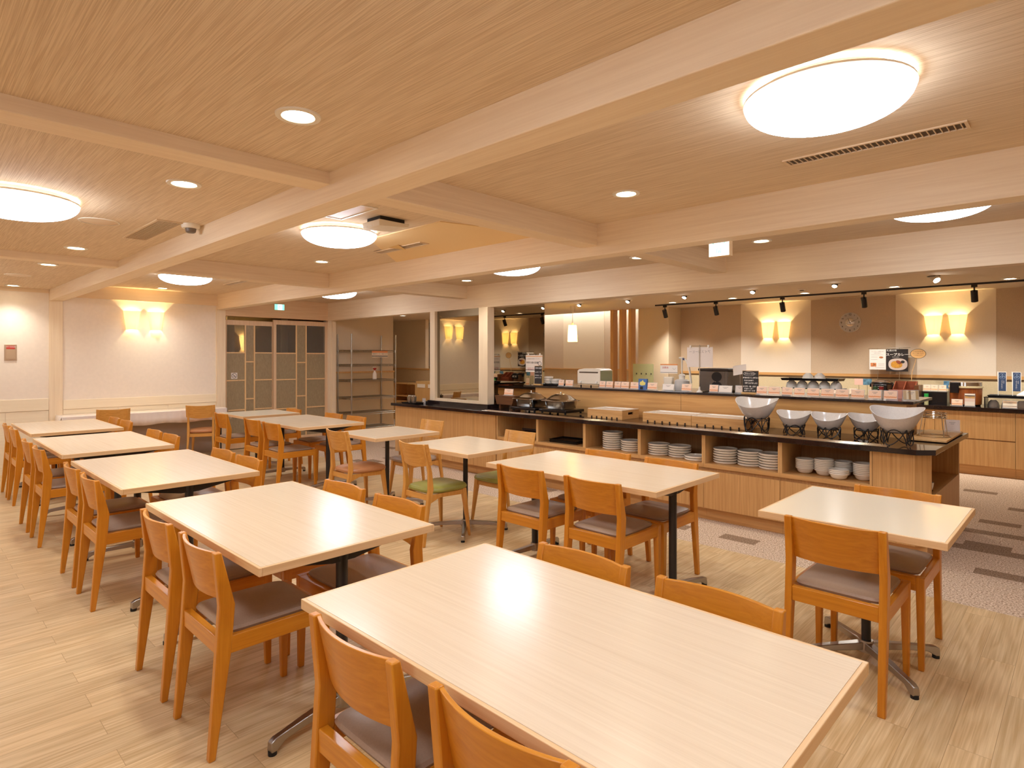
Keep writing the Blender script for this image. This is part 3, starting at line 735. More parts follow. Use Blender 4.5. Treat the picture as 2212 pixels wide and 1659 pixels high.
for sgn in (-1, 1):
    y = sgn * 1.0
    mb.add([(-.196, y, .703), (.196, y, .703), (.24, y + sgn * .05, .56), (.12, y + sgn * .08, .50), (.0, y + sgn * .05, .56), (-.196, y + sgn * .02, .54)], [(0, 1, 2, 3, 4, 5)])
c = mb.build('tablecloth', cloth_m, None, solid=.002, loc=(XL + .21, 2.48, .001))
tag(c, 'white cloth draped over the narrow table at the left wall', 'tablecloth')
mb = MB()
mb.grid(lambda u, v: (-.165 + .008 * sin(u * 40), -.94 + 1.88 * u, .02 + .645 * v), 60, 4)
mb.build('skirt', cloth_grey, t, solid=.002)

# ------------------------------------------------------------------ wire rack
def wire_rack():
    t = thing('wire_rack', 'tall zinc wire shelving rack beside the sliding doors', 'shelf rack', (-9.52, 6.04, 0))
    hx, hy = .23, .46
    for sx in (-1, 1):
        for sy in (-1, 1):
            p = MB().tube([(sx * hx, sy * hy, .06), (sx * hx, sy * hy, 1.87)], .0125, 10).build('post', wire_m, t)
            MB().lathe([(.0001, 0), (.024, 0), (.024, .05), (.010, .06), (.0001, .06)], 14, (sx * hx, sy * hy, 0)).build('caster', black_rub, p)
    for z in (1.585, 1.33, 1.055, .745, .47, .20):
        mb = MB()
        for sx in (-1, 1):
            mb.tube([(sx * hx, -hy, z), (sx * hx, hy, z)], .004, 6); mb.tube([(sx * hx, -hy, z - .03), (sx * hx, hy, z - .03)], .004, 6)
            n = 18
            mb.tube([(sx * hx, -hy + 2 * hy * i / n, z - (.03 if i % 2 else 0)) for i in range(n + 1)], .0028, 5)
        for sy in (-1, 1):
            mb.tube([(-hx, sy * hy, z), (hx, sy * hy, z)], .004, 6); mb.tube([(-hx, sy * hy, z - .03), (hx, sy * hy, z - .03)], .004, 6)
            mb.tube([(-hx + 2 * hx * i / 8, sy * hy, z - (.03 if i % 2 else 0)) for i in range(9)], .0028, 5)
        for i in range(1, 18): mb.tube([(-hx + 2 * hx * i / 18, -hy, z + .003), (-hx + 2 * hx * i / 18, hy, z + .003)], .0022, 4)
        for y in (-.2, 0, .2): mb.tube([(-hx, y, z - .002), (hx, y, z - .002)], .0035, 5)
        mb.build('wire_shelf', wire_m, t)
        for sx in (-1, 1):
            for sy in (-1, 1):
                MB().lathe([(.013, -.022), (.019, -.022), (.017, .012), (.013, .012)], 10, (sx * hx, sy * hy, z - .01)).build('collar', wire_m, t)
    return t
wire_rack()
t = thing('spray_bottle', 'white spray bottle with red trigger on the rack', 'spray bottle', (-9.40, 6.12, 1.0615))
MB().lathe([(.0001, 0), (.034, 0), (.036, .01), (.036, .09), (.028, .115), (.014, .14), (.014, .16), (.0001, .16)], 24).build('bottle', M('milky_plastic', (236, 226, 210), .35), t)
MB().cyl(0, 0, .160, .182, .018, 14).build('collar', red_ink, t)
h = MB().box(-.012, .012, -.028, .03, .182, .205).box(-.008, .008, .012, .02, .165, .185).build('trigger', red_ink, t, bevel=.003)
MB().box(-.009, .009, -.04, .022, .205, .222).build('nozzle', white_pl, t, bevel=.003)
t = thing('rack_notice', 'orange and white notice hanging from the top rack shelf', 'notice', (-9.265, 6.14, 1.46), RAD(90))
MB().box(-.165, .165, -.003, 0, 0, .115).build('card', mat_bands('notice_bands', [(0, (240, 226, 206)), (.12, (40, 28, 20)), (.24, (246, 226, 200)), (.70, (236, 150, 92))]), t, smooth=False)
text('lettering', '食器返却はこちらへお願いします', .021, ink, t, (0, -.0045, .058))

# tray return cabinet in the passage
t = thing('return_cabinet', 'low oak tray return cabinet with open shelf and slotted bin fronts', 'cabinet', (-11.1, 8.28, 0))
mb = MB(); mb.box(-.85, -.82, -.02, .4, 0, .86); mb.box(.05, .08, -.02, .4, 0, .86); mb.box(-.82, .05, -.02, .4, .84, .86); mb.box(-.82, .05, -.02, .4, 0, .45); mb.box(-.82, .05, .38, .4, .45, .84); mb.box(-.82, .05, .0, .38, .55, .57)
mb.build('shelf_unit', oak_z, t, smooth=False)
MB().box(.08, .86, -.02, .4, 0, .92).build('bin_unit', oak_z, t, smooth=False)
for x in (.14, .53):
    MB().box(x, x + .28, -.026, -.02, .78, .86).build('bin_slot', stripe_light, t, smooth=False)
mb = MB()
mb.tube([(-.80, .02, .86), (-.80, .02, .90), (.03, .02, .90), (.03, .02, .86)], .006, 6)
mb.build('guard_rail', wire_m, t)

# ------------------------------------------------------------------ dining chairs
def leather_seat(w, d, z0, rise, r=.03, crown=.012):
    """rounded, domed cushion centred on the origin"""
    mb = MB(); n = 44
    def outline(k, k2):
        pts = []
        for i in range(n):
            a = 2 * pi * i / n; ca, sa = cos(a), sin(a); e = .22
            x = (abs(ca) ** e) * (1 if ca > 0 else -1); y = (abs(sa) ** e) * (1 if sa > 0 else -1)
            pts.append((x * (w / 2 - k), y * (d / 2 - k)))
        return pts
    lv = [(.006, z0), (0, z0 + rise * .45), (.006, z0 + rise * .85), (.03, z0 + rise + crown * .35), (.09, z0 + rise + crown * .8), (.14, z0 + rise + crown)]
    vs = []; fs = []
    for k, z in lv: vs += [(x, y, z) for x, y in outline(k, 0)]
    for j in range(len(lv) - 1):
        for i in range(n): fs.append((j * n + i, j * n + (i + 1) % n, (j + 1) * n + (i + 1) % n, (j + 1) * n + i))
    fs.append(tuple((len(lv) - 1) * n + i for i in range(n))); fs.append(tuple(range(n))[::-1])
    mb.add(vs, fs); return mb

def chair_square():
    t = thing('dining_chair', '', 'chair')
    # rear legs sweep up into the back posts
    prof = [(-.248, 0), (-.224, 0), (-.168, .38), (-.155, .545), (-.204, .745), (-.230, .745), (-.211, .548), (-.222, .38)]
    for s in (-1, 1):
        x0 = s * .200; x1 = s * .170
        n = len(prof)
        def xo(z): return s * (.200 - .004 * (z < .1))
        MB().prism(prof, 'X', min(x0, x1), max(x0, x1)).build('leg', chair_m, t, bevel=.004)
    for s in (-1, 1):
        MB().taper((s * .186, .208, 0), (.012, .013), (s * .182, .205, .432), (.018, .021)).build('leg', chair_m, t, bevel=.004)
    mb = MB()
    mb.box(-.166, .166, .190, .226, .368, .432)
    mb.box(-.17, .17, -.215, -.185, .368, .432)
    mb.parts('seat_rail', chair_x, t, bevel=.003)
    mb = MB()
    for s in (-1, 1): mb.box(s * .199 if s < 0 else .175, -.175 if s < 0 else .199, -.175, .188, .368, .432)
    mb.parts('side_rail', chair_y, t, bevel=.003)
    leather_seat(.352, .375, .428, .026).build('seat', taupe_l, t, loc=(0, .006, 0))
    mb = MB(); N = 18
    def bk(u, v, off):
        x = -.172 + .344 * u; z = .557 + .185 * v
        yc = -.172 - .040 * (v) - .034 * (1 - (2 * u - 1) ** 2)
        return (x, yc + off, z)
    f = [bk(i / N, v, .006) for v in (0, 1) for i in range(N + 1)]; b = [bk(i / N, v, -.007) for v in (0, 1) for i in range(N + 1)]
    K = N + 1; vs = f + b; fs = []
    for i in range(N):
        fs += [(i, i + 1, K + i + 1, K + i), (2 * K + i, 3 * K + i, 3 * K + i + 1, 2 * K + i + 1), (K + i, K + i + 1, 3 * K + i + 1, 3 * K + i), (i, 2 * K + i, 2 * K + i + 1, i + 1)]
    fs += [(0, K, 3 * K, 2 * K), (N, 2 * K + N, 3 * K + N, K + N)]
    mb.add(vs, fs); mb.build('backrest', chair_x, t, bevel=.002)
    return t

def chair_round(leather):
    t = thing('dining_chair', '', 'chair')
    pth = [(-.250, 0, .012), (-.205, .30, .017), (-.178, .43, .021), (-.185, .56, .017), (-.238, .785, .012)]
    for s in (-1, 1):
        mb = MB(); vs = []; fs = []
        for y, z, r in pth:
            xx = s * (.158 + .010 * (z < .1)) 
            vs += [(xx - r * .8, y - r, z), (xx + r * .8, y - r, z), (xx + r * .8, y + r, z), (xx - r * .8, y + r, z)]
        for j in range(len(pth) - 1):
            for i in range(4): fs.append((j * 4 + i, j * 4 + (i + 1) % 4, j * 4 + 4 + (i + 1) % 4, j * 4 + 4 + i))
        fs += [(0, 3, 2, 1), tuple(range((len(pth) - 1) * 4, len(pth) * 4))]
        mb.add(vs, fs); mb.build('leg', light_z, t, bevel=.006)
    for s in (-1, 1):
        MB().taper((s * .180, .205, 0), (.010, .010), (s * .150, .165, .395), (.020, .020)).build('leg', light_z, t, bevel=.006)
    mb = MB()
    for s in (-1, 1):
        mb.prism([(-.19, .385), (.165, .385), (.165, .345), (-.09, .355), (-.19, .318)], 'X', s * .155 - .009, s * .155 + .009)
    mb.parts('side_rail', light_z, t, bevel=.003)
    MB().box(-.15, .15, .155, .175, .345, .385).box(-.15, .15, -.19, -.17, .34, .385).parts('seat_rail', light_x, t, bevel=.003)
    # shield shaped pad, wider at the front
    mb = MB(); n = 48; lv = [(.90, .388), (1.0, .402), (1.0, .412), (.95, .426), (.80, .434), (.4, .438)]
    vs = []; fs = []
    for k, z in lv:
        for i in range(n):
            a = 2 * pi * i / n; ca, sa = cos(a), sin(a); e = .5
            x = (abs(ca) ** e) * (1 if ca > 0 else -1); y = (abs(sa) ** e) * (1 if sa > 0 else -1)
            wx = .172 + .030 * (y + 1) / 2
            dish = .010 * (y ** 2) if z > .41 else 0
            vs.append((x * wx * k, .0 + y * .205 * k, z + dish * .4))
    for j in range(len(lv) - 1):
        for i in range(n): fs.append((j * n + i, j * n + (i + 1) % n, (j + 1) * n + (i + 1) % n, (j + 1) * n + i))
    fs += [tuple((len(lv) - 1) * n + i for i in range(n)), tuple(range(n))[::-1]]
    mb.add(vs, fs); mb.build('seat', leather, t, loc=(0, .015, 0))
    mb = MB(); N = 18; K = N + 1
    def bk(u, v, off):
        x = -.186 + .372 * u; zc = .600 + .188 * v - (.022 * (1 - v) * (2 * u - 1) ** 2 * -1) - .008 * v * (1 - (2 * u - 1) ** 2)
        return (x, -.196 - .042 * v - .040 * (1 - (2 * u - 1) ** 2) + .012 + off, zc)
    f = [bk(i / N, v, .007) for v in (0, 1) for i in range(K)]; b = [bk(i / N, v, -.007) for v in (0, 1) for i in range(K)]
    vs = f + b; fs = []
    for i in range(N):
        fs += [(i, i + 1, K + i + 1, K + i), (2 * K + i, 3 * K + i, 3 * K + i + 1, 2 * K + i + 1), (K + i, K + i + 1, 3 * K + i + 1, 3 * K + i), (i, 2 * K + i, 2 * K + i + 1, i + 1)]
    fs += [(0, K, 3 * K, 2 * K), (N, 2 * K + N, 3 * K + N, K + N)]
    mb.add(vs, fs); mb.build('backrest', light_x, t, bevel=.003)
    return t

sq0 = chair_square(); used = []
def put_sq(x, yback, side, lb, group, jig=0.0):
    """side -1: stands on the near (-y) side of its table, facing +y"""
    x *= 1.007; yback *= 1.007
    if side < 0: loc = (x, yback + .230, 0); rz = jig
    else: loc = (x, yback - .230, 0); rz = pi + jig
    if not used:
        used.append(1); sq0.location = loc; sq0.rotation_euler = (0, 0, rz); sq0['label'] = lb; sq0['group'] = group
    else: dup(sq0, loc, rz, lb, group)
G1 = 'honey coloured chairs with taupe seats'
row = [('the foremost table', ((-1.35, .795), (-.83, .80)), ((-1.315, 1.735), (-.81, 1.735))),
       ('the second left-row table from the front', ((-2.985, .80), (-2.45, .80)), ((-2.99, 1.765), (-2.475, 1.765))),
       ('the third left-row table from the front', ((-4.775, .80), (-4.27, .80)), ((-4.75, 1.77), (-4.27, 1.765))),
       ('the fourth left-row table from the front', ((-6.50, .785), (-5.93, .785)), ((-6.52, 1.785), (-6.04, 1.79))),
       ('the farthest table of the left row', ((-8.22, .83), (-7.72, .83)), ((-8.22, 1.83), (-7.71, 1.83)))]
for nm, lo, hi in row:
    for k, (x, y) in enumerate(lo): put_sq(x, y, -1, 'honey chair on the left side of %s, %s' % (nm, ('farther one', 'nearer one')[k]), G1)
    for k, (x, y) in enumerate(hi): put_sq(x, y, 1, 'honey chair on the right side of %s, %s' % (nm, ('farther one', 'nearer one')[k]), G1)
for k, (x, y) in enumerate(((-2.64, 2.785), (-2.075, 2.79))): put_sq(x, y, -1, 'honey chair, back to the camera, at the long table before the plate cubbies, %s one' % ('left', 'right')[k], G1)
for k, (x, y) in enumerate(((-2.61, 3.745), (-2.075, 3.725))): put_sq(x, y, 1, 'honey chair between the plate cubbies and the long table, %s one' % ('left', 'right')[k], G1)
put_sq(-.79, 2.765, -1, 'large honey chair with its back to the camera at the right-hand small table', G1)
put_sq(-.75, 3.735, 1, 'honey chair beyond the right-hand small table, before the counter end', G1)
for k, (x, y) in enumerate(((-6.89, 2.84), (-6.37, 2.83))): put_sq(x, y, -1, 'honey chair on the near side of the table before the wire rack, %s one' % ('left', 'right')[k], G1)
for k, (x, y) in enumerate(((-6.88, 3.895), (-6.35, 3.895))): put_sq(x, y, 1, 'honey chair on the far side of the table before the wire rack, %s one' % ('left', 'right')[k], G1)
put_sq(-7.92, 2.88, -1, 'honey chair on the near side of the small table by the sliding doors', G1)
put_sq(-7.89, 3.86, 1, 'honey chair on the far side of the small table by the sliding doors', G1)

G2 = 'light beech chairs with padded shield seats'
def put_rd(t, x, y, rz, lb):
    t.location = (x, y, 0); t.rotation_euler = (0, 0, rz); t['label'] = lb; t['group'] = G2; return t
gc = put_rd(chair_round(green_l), -3.84, 2.84 + .238, .0, 'light beech chair with olive green seat, back towards the camera')
dup(gc, (-3.72, 3.97 - .238, 0), pi, 'light beech chair with olive green seat on the far side, by the counter')
tc_ = put_rd(chair_round(tan_l), -5.00, 2.84 + .238, .0, 'light beech chair with tan brown seat at the small middle table')
put_rd(chair_round(taupe_l), -5.05, 4.02 - .238, pi, 'light beech chair with grey-brown seat beyond the small middle table, by the counter')
dup(tc_, (-9.12 - .238 * .992, 2.0 + .238 * .127, 0), RAD(83), 'light beech chair at the white-clothed table, seen behind the farthest left table')
dup(tc_, (-8.965 - .238 * .883, 3.0 + .238 * .469, 0), RAD(62), 'light beech chair with orange-tan seat turned towards the white-clothed table')

# ------------------------------------------------------------------ tables
def tabletop(t, w, d, z, lam):
    b = .012
    MB().box(-w / 2 + b, w / 2 - b, -d / 2 + b, d / 2 - b, z - .030, z).build('tabletop', lam, t, smooth=False)
    MB().box(-w / 2, w / 2, -d / 2, -d / 2 + b, z - .031, z).box(-w / 2, w / 2, d / 2 - b, d / 2, z - .031, z).parts('edge_strip', table_edge, t, bevel=.002, smooth=False)
    MB().box(-w / 2, -w / 2 + b, -d / 2 + b, d / 2 - b, z - .031, z).box(w / 2 - b, w / 2, -d / 2 + b, d / 2 - b, z - .031, z).parts('edge_strip', table_edge_y, t, bevel=.002, smooth=False)

def foot_arm(t, p0, p1, h0=.085, h1=.045):
    """a cast arm that runs down to a rubber glide"""
    a = Vector((p0[0], p0[1], 0)); b = Vector((p1[0], p1[1], 0)); u = (b - a).normalized(); n = Vector((-u.y, u.x, 0))
    vs = []
    L = (b - a).length
    st = [(0, .052, h0, .026), (L * .55, .046, h0 * .85, .020), (L - .05, .036, h1 + .018, .016), (L - .012, .014, h1 + .014, .017), (L + .008, .014, h1 + .004, .016)]
    for s_, lo, hi, w in st:
        c = a + u * s_
        for dz, k in ((lo, -1), (lo, 1), (hi, 1), (hi, -1)):
            q = c + n * (w * k * (1.0 if dz == lo else .75)); vs.append((q.x, q.y, dz))
    fs = []
    for j in range(len(st) - 1):
        for i in range(4): fs.append((j * 4 + i, j * 4 + (i + 1) % 4, j * 4 + 4 + (i + 1) % 4, j * 4 + 4 + i))
    fs += [(0, 3, 2, 1), tuple(range((len(st) - 1) * 4, len(st) * 4))]
    f = MB().add(vs, fs).build('foot', alu, t, bevel=.003)
    c = a + u * (L - .004)
    MB().cyl(c.x, c.y, 0, .016, .016, 14).build('glide', black_rub, f)

def four_seat():
    t = thing('dining_table', '', 'table')
    tabletop(t, 1.350, .776, .715, laminate)
    for s in (-1, 1):
        x = s * .560
        MB().cyl(x, 0, .06, .683, .024, 20).cyl(x, 0, .635, .683, .029, 20).build('pole', black_metal, t)
        MB().lathe([(.0001, .095), (.03, .095), (.036, .05), (.036, .04), (.0001, .04)], 20, (x, 0, 0)).build('hub', alu, t)
        MB().prism([(-.30, .684), (-.30, .670), (-.05, .625), (.05, .625), (.30, .670), (.30, .684)], 'X', x - .018, x + .018).build('bracket', black_metal, t, bevel=.002)
        for q in (-1, 1): foot_arm(t, (x, q * .02), (x + s * .05, q * .315))
    return t
def two_seat(w, d, z, lam, rz, off=0.0):
    t = thing('dining_table', '', 'table')
    tabletop(t, w, d, z, lam)
    MB().cyl(0, off, .06, z - .035, .0205, 20).build('pole', black_metal, t)
    MB().lathe([(.0001, .092), (.03, .092), (.04, .05), (.04, .04), (.0001, .04)], 20, (0, off, 0)).build('hub', alu, t)
    MB().box(-.22, .22, off - .025, off + .025, z - .043, z - .031).box(-.025, .025, off - .2, off + .2, z - .043, z - .031).build('bracket', black_metal, t, smooth=False)
    for k in range(4):
        a = pi / 4 + k * pi / 2 + rz; foot_arm(t, (.02 * cos(a), off + .02 * sin(a)), (.345 * cos(a), off + .345 * sin(a)))
    return t
tb = four_seat()
tabs = [(-1.085, 1.283, 'foremost long ash-topped dining table at the bottom of the photo'), (-2.822, 1.306, 'long ash-topped dining table, second from the front in the left row'),
        (-4.657, 1.302, 'long ash-topped dining table, third from the front in the left row'), (-6.398, 1.307, 'long ash-topped dining table, fourth from the front in the left row'),
        (-8.19, 1.345, 'long ash-topped dining table, farthest of the left row'), (-2.435, 3.357, 'long ash-topped dining table in front of the plate cubbies'),
        (-6.78, 3.43, 'long ash-topped dining table in front of the wire rack')]
for i, (x, y, lb) in enumerate(tabs):
    if i == 0: x *= .98; y *= .98; tb.location = (x, y, 0); tb['label'] = lb; tb['group'] = 'four-seat dining tables'
    else: x *= .98; y *= .98; dup(tb, (x, y, 0), 0, lb, 'four-seat dining tables')
for w, d, z, x, y, lam, off, lb in ((.75, .776, .715, -.785, 3.295, laminate_w, -.022, 'small ivory-topped dining table at the right'), (.84, .735, .72, -3.80, 3.385, laminate, -.02, 'small dining table with the green-seated chairs'),
                                    (.72, .735, .72, -5.00, 3.40, laminate, -.0, 'small dining table with the tan-seated chair'), (.79, .75, .715, -8.0, 3.42, laminate_w, -.04, 'small dining table just before the sliding doors')):
    t = two_seat(w, d, z, lam, 0.0, off); t.location = (x, y, 0); t['label'] = lb; t['group'] = 'two-seat dining tables'

# ------------------------------------------------------------------ buffet island
ZC = .803
divs = [-5.135, -4.483, -3.825, -3.160, -2.497, -1.833, -1.170]
YF = 5.045; YBK = 5.50
xs = [-7.22, -6.675, -5.55, -5.152]
for k, (a, b) in enumerate(zip(xs, xs[1:])):
    t = thing('counter_cabinet', ('leftmost', 'wide second', 'third narrow')[k] + ' closed oak cabinet at the left of the buffet island', 'cabinet', (0, 0, 0), 0, 'closed counter cabinets')
    MB().box(a + .0005, b - .0005, YF + .0205, 6.38, .112, .7655).build('carcass', oak_in, t, smooth=False)
    MB().box(a + .0015, b - .0015, YF, YF + .02, .113, .762).build('door', oak_z, t, smooth=False)
    MB().box(a + .0005, b - .0005, 5.105, 6.36, 0, .112).build('plinth', oak_x, t, smooth=False)
what = ('lacquer trays', 'black serving trays', 'tall plate stack', 'three low plate stacks', 'three even plate stacks', 'soup bowls')
for k, (a, b) in enumerate(zip(divs, divs[1:])):
    t = thing('cubby_unit', 'oak counter unit with an open cubby holding ' + what[k], 'cabinet', (0, 0, 0), 0, 'counter units with open cubbies')
    MB().box(a + .0005, b - .0005, YF + .0205, 6.38, .112, .4745).build('carcass', oak_in, t, smooth=False)
    MB().box(a + .0005, b - .0005, YBK, 6.38, .4745, .7655).build('back_panel', oak_in, t, smooth=False)
    MB().box(a + .0015, b - .0015, YF, YF + .02, .113, .447).build('door', oak_z, t, smooth=False)
    MB().box(a + .0005, b - .0005, YF - .002, YBK, .475, .51).build('cubby_shelf', oak_x, t, smooth=False)
    for x0, x1 in ((a + .0005, a + .016), (b - .016, b - .0005)):
        MB().box(x0, x1, YF - .002, YBK, .51, .7655).build('cubby_side', edge_oak, t, smooth=False)
    MB().box(a + .0005, b - .0005, 5.105, 6.36, 0, .112).build('plinth', oak_x, t, smooth=False)
t = thing('counter_end_unit', 'oak end block of the buffet island with cut corner and side niche', 'cabinet', (0, 0, 0))
MB().prism([(-1.168, YF), (-.905, YF), (-.82, 5.13), (-.82, 5.148), (-1.168, 5.148)], 'Z', .112, .7655).build('front_panel', oak_z, t, smooth=False)
MB().box(-1.168, -.82, 5.15, 6.38, .112, .455).build('carcass', oak_z, t, smooth=False)
MB().box(-1.168, -1.06, 5.15, 6.33, .455, .7655).build('niche_back', oak_in, t, smooth=False)
MB().box(-1.168, -.82, 6.33, 6.38, .455, .7655).build('niche_side', oak_z, t, smooth=False)
MB().box(-1.168, -.84, 5.105, 6.36, 0, .112).build('plinth', oak_x, t, smooth=False)
t = thing('worktop', 'long black polished worktop of the buffet island', 'worktop', (0, 0, 0))
MB().prism([(-7.25, 4.989), (-.888, 4.989), (-.786, 5.08), (-.766, 6.45), (-7.25, 6.45)], 'Z', .766, ZC).build('slab', black_stone, t, bevel=.002, smooth=False)
for y in (5.005, 5.055, 5.105):
    MB().tube([(-5.35, y, ZC + .003), (-1.068, y, ZC + .003)], .0055, 8).build('tray_rail', steel, t)
t = thing('raised_shelf', 'raised oak-fronted shelf with black top along the buffet island', 'shelf', (0, 0, 0))
MB().box(-5.06, -1.07, 5.66, 6.05, ZC + .0005, 1.078).build('riser', WOOD('oak_riser', (190, 138, 80), (218, 170, 108), 'X', 22, .9, .42, .04), t, smooth=False)
MB().box(-5.25, -1.02, 5.64, 6.42, 1.078, 1.10).build('shelf_top', black_stone, t, bevel=.002, smooth=False)
MB().box(-3.05, -3.0484, 5.6585, 5.6601, ZC + .0005, 1.078).build('seam', dark_slot, t, smooth=False)
MB().box(-1.42, -1.34, 5.652, 5.66, .845, .895).build('power_socket', white_pl, t, bevel=.002, smooth=False)

# mirrored column on the island
colm = thing('mirrored_column', 'wood-framed column clad in bronze mirror, standing on the left of the counter', 'column', (0, 0, ZC))
B = -ZC
MB().box(-6.83, -5.535, 5.275, 6.45, .0005, .032).box(-6.80, -5.56, 5.30, 6.45, .032, .045).build('plinth', black_stone, colm, smooth=False)
MB().box(-5.755, -5.588, 5.325, 5.445, .045, 2.105 + B).build('corner_post', post_m, colm, bevel=.003, smooth=False)
MB().box(-6.775, -6.665, 5.325, 5.44, .045, 2.105 + B).build('corner_post', post_m, colm, bevel=.003, smooth=False)
MB().box(-6.665, -5.755, 5.335, 5.40, .045, .080).build('bottom_rail', post_m, colm, smooth=False)
MB().box(-6.665, -5.755, 5.372, 5.38, .080, 2.110 + B).build('mirror_panel', mirror_m, colm, smooth=False)
MB().box(-5.604, -5.594, 5.446, 6.45, .045, ZK + B).build('mirror_panel', mirror_m, colm, smooth=False)
MB().box(-6.775, -5.61, 5.45, 6.45, .045, ZK + B).build('core', beige_m, colm, smooth=False)

# oak fins by the alcove
for k in range(3):
    x = -6.52 + k * .20
    struct(MB().box(x - .03, x + .03, 9.45, 9.60, 0, ZK).build('trim_12', oak_z, smooth=False))

# ------------------------------------------------------------------ stacked crockery in the cubbies
def plate():
    return MB().lathe([(.0001, .004), (.085, .004), (.098, .010), (.1015, .0215), (.105, .0215), (.105, .010), (.095, .0005), (.0001, .0)], 36).build('plate', ceramic, None)
p0 = plate(); n_pl = 0
stk = [(-3.573, 5.20, 8, 'tall plate stack in the third cubby'), (-3.348, 5.20, 5, 'right-hand plate stack in the third cubby'),
       (-3.033, 5.20, 5, 'left plate stack in the fourth cubby'), (-2.818, 5.21, 5, 'middle plate stack in the fourth cubby'), (-2.625, 5.155, 2, 'low plate stack in the fourth cubby'),
       (-2.366, 5.20, 6, 'left plate stack in the fifth cubby'), (-2.150, 5.22, 6, 'middle plate stack in the fifth cubby'), (-1.956, 5.20, 6, 'right plate stack in the fifth cubby')]
for x, y, n, nm in stk:
    for k in range(n):
        loc = (x + random.uniform(-.0015, .0015), y + random.uniform(-.0015, .0015), .5102 + k * .0222)
        lb = 'white rimmed plate, %s from the bottom of the %s' % (ORD[k], nm)
        if n_pl == 0: o = p0
        else: o = p0.copy(); COL.objects.link(o)
        o.location = loc; tag(o, lb, 'plate', nm); n_pl += 1
def bowl():
    return MB().lathe([(.0001, .006), (.037, .006), (.056, .025), (.063, .046), (.070, .050), (.0715, .049), (.071, .040), (.064, .036), (.054, .012), (.039, .001), (.0001, .0)], 36).build('bowl', ceramic, None)
b0 = bowl(); nb = 0
for x, y, n, nm in ((-1.69, 5.20, 6, 'leftmost bowl stack in the sixth cubby'), (-1.545, 5.20, 7, 'second bowl stack in the sixth cubby'), (-1.430, 5.275, 6, 'third bowl stack in the sixth cubby'),
                    (-1.414, 5.118, 3, 'low front stack in the sixth cubby'), (-1.265, 5.20, 7, 'right bowl stack in the sixth cubby')):
    for k in range(n):
        lb = 'white soup bowl, %s from the bottom of the %s' % (ORD[k], nm)
        o = b0 if nb == 0 else b0.copy()
        if nb: COL.objects.link(o)
        o.location = (x, y, .5102 + k * .0135); tag(o, lb, 'bowl', nm); nb += 1
def tray(w, d, h=.018):
    mb = MB(); mb.box(-w / 2, w / 2, -d / 2, d / 2, 0, .004)
    for s in (-1, 1):
        mb.hexa([(s * w / 2, -d / 2, .004), (s * (w / 2 - .006), -d / 2, .004), (s * (w / 2 - .006), d / 2, .004), (s * w / 2, d / 2, .004), (s * (w / 2 + .008), -d / 2 - .008, h), (s * (w / 2 + .002), -d / 2 - .008, h), (s * (w / 2 + .002), d / 2 + .008, h), (s * (w / 2 + .008), d / 2 + .008, h)])
        mb.hexa([(-w / 2, s * d / 2, .004), (w / 2, s * d / 2, .004), (w / 2, s * (d / 2 - .006), .004), (-w / 2, s * (d / 2 - .006), .004), (-w / 2 - .008, s * (d / 2 + .008), h), (w / 2 + .008, s * (d / 2 + .008), h), (w / 2 + .008, s * (d / 2 + .002), h), (-w / 2 - .008, s * (d / 2 + .002), h)])
    return mb
for k in range(2):
    o = tray(.36, .26).build('serving_tray', plast_black, None, loc=(-4.19, 5.26, .5103 + k * .0185)); o.rotation_euler = (0, 0, .06)
    tag(o, 'black serving tray in the second cubby, %s of two' % ('lower', 'upper')[k], 'tray', 'trays in the second cubby')
for k in range(3):
    o = tray(.30, .24, .022).build('dark_tray', M('dark_red_lacquer', (52, 26, 22), .3), None, loc=(-4.72, 5.26, .5103 + k * .0225)); o.rotation_euler = (0, 0, -.05 * k)
    tag(o, 'dark red lacquer tray in the first cubby, %s from the bottom' % ORD[k], 'tray', 'lacquer trays in the first cubby')
o = MB().box(-.15, .15, -.012, .012, 0, .03).build('lacquer_box_lid', M('dark_lacquer', (40, 24, 22), .3), None, bevel=.004, loc=(-4.75, 5.25, .582)); tag(o, 'dark lacquer bar lying across the trays in the first cubby', 'lid')
for k in range(2):
    o = MB().lathe([(.0001, .0), (.026, .0), (.036, .03), (.040, .062), (.037, .062), (.033, .03), (.024, .005), (.0001, .005)], 24).build('teacup', ceramic, None, loc=(-.88, 5.24 + .12 * k, .4655))
    tag(o, 'white cup in the niche at the counter end, %s one' % ('front', 'rear')[k], 'cup', 'cups in the counter end niche')
for k in range(2):
    o = MB().box(-.09, .09, -.05, .05, 0, .01).build('niche_tray', plast_black, None, loc=(-.945, 5.24 + .12 * k, .4552)); tag(o, 'small black tray under the %s cup in the counter end niche' % ('front', 'rear')[k], 'tray', 'niche trays')

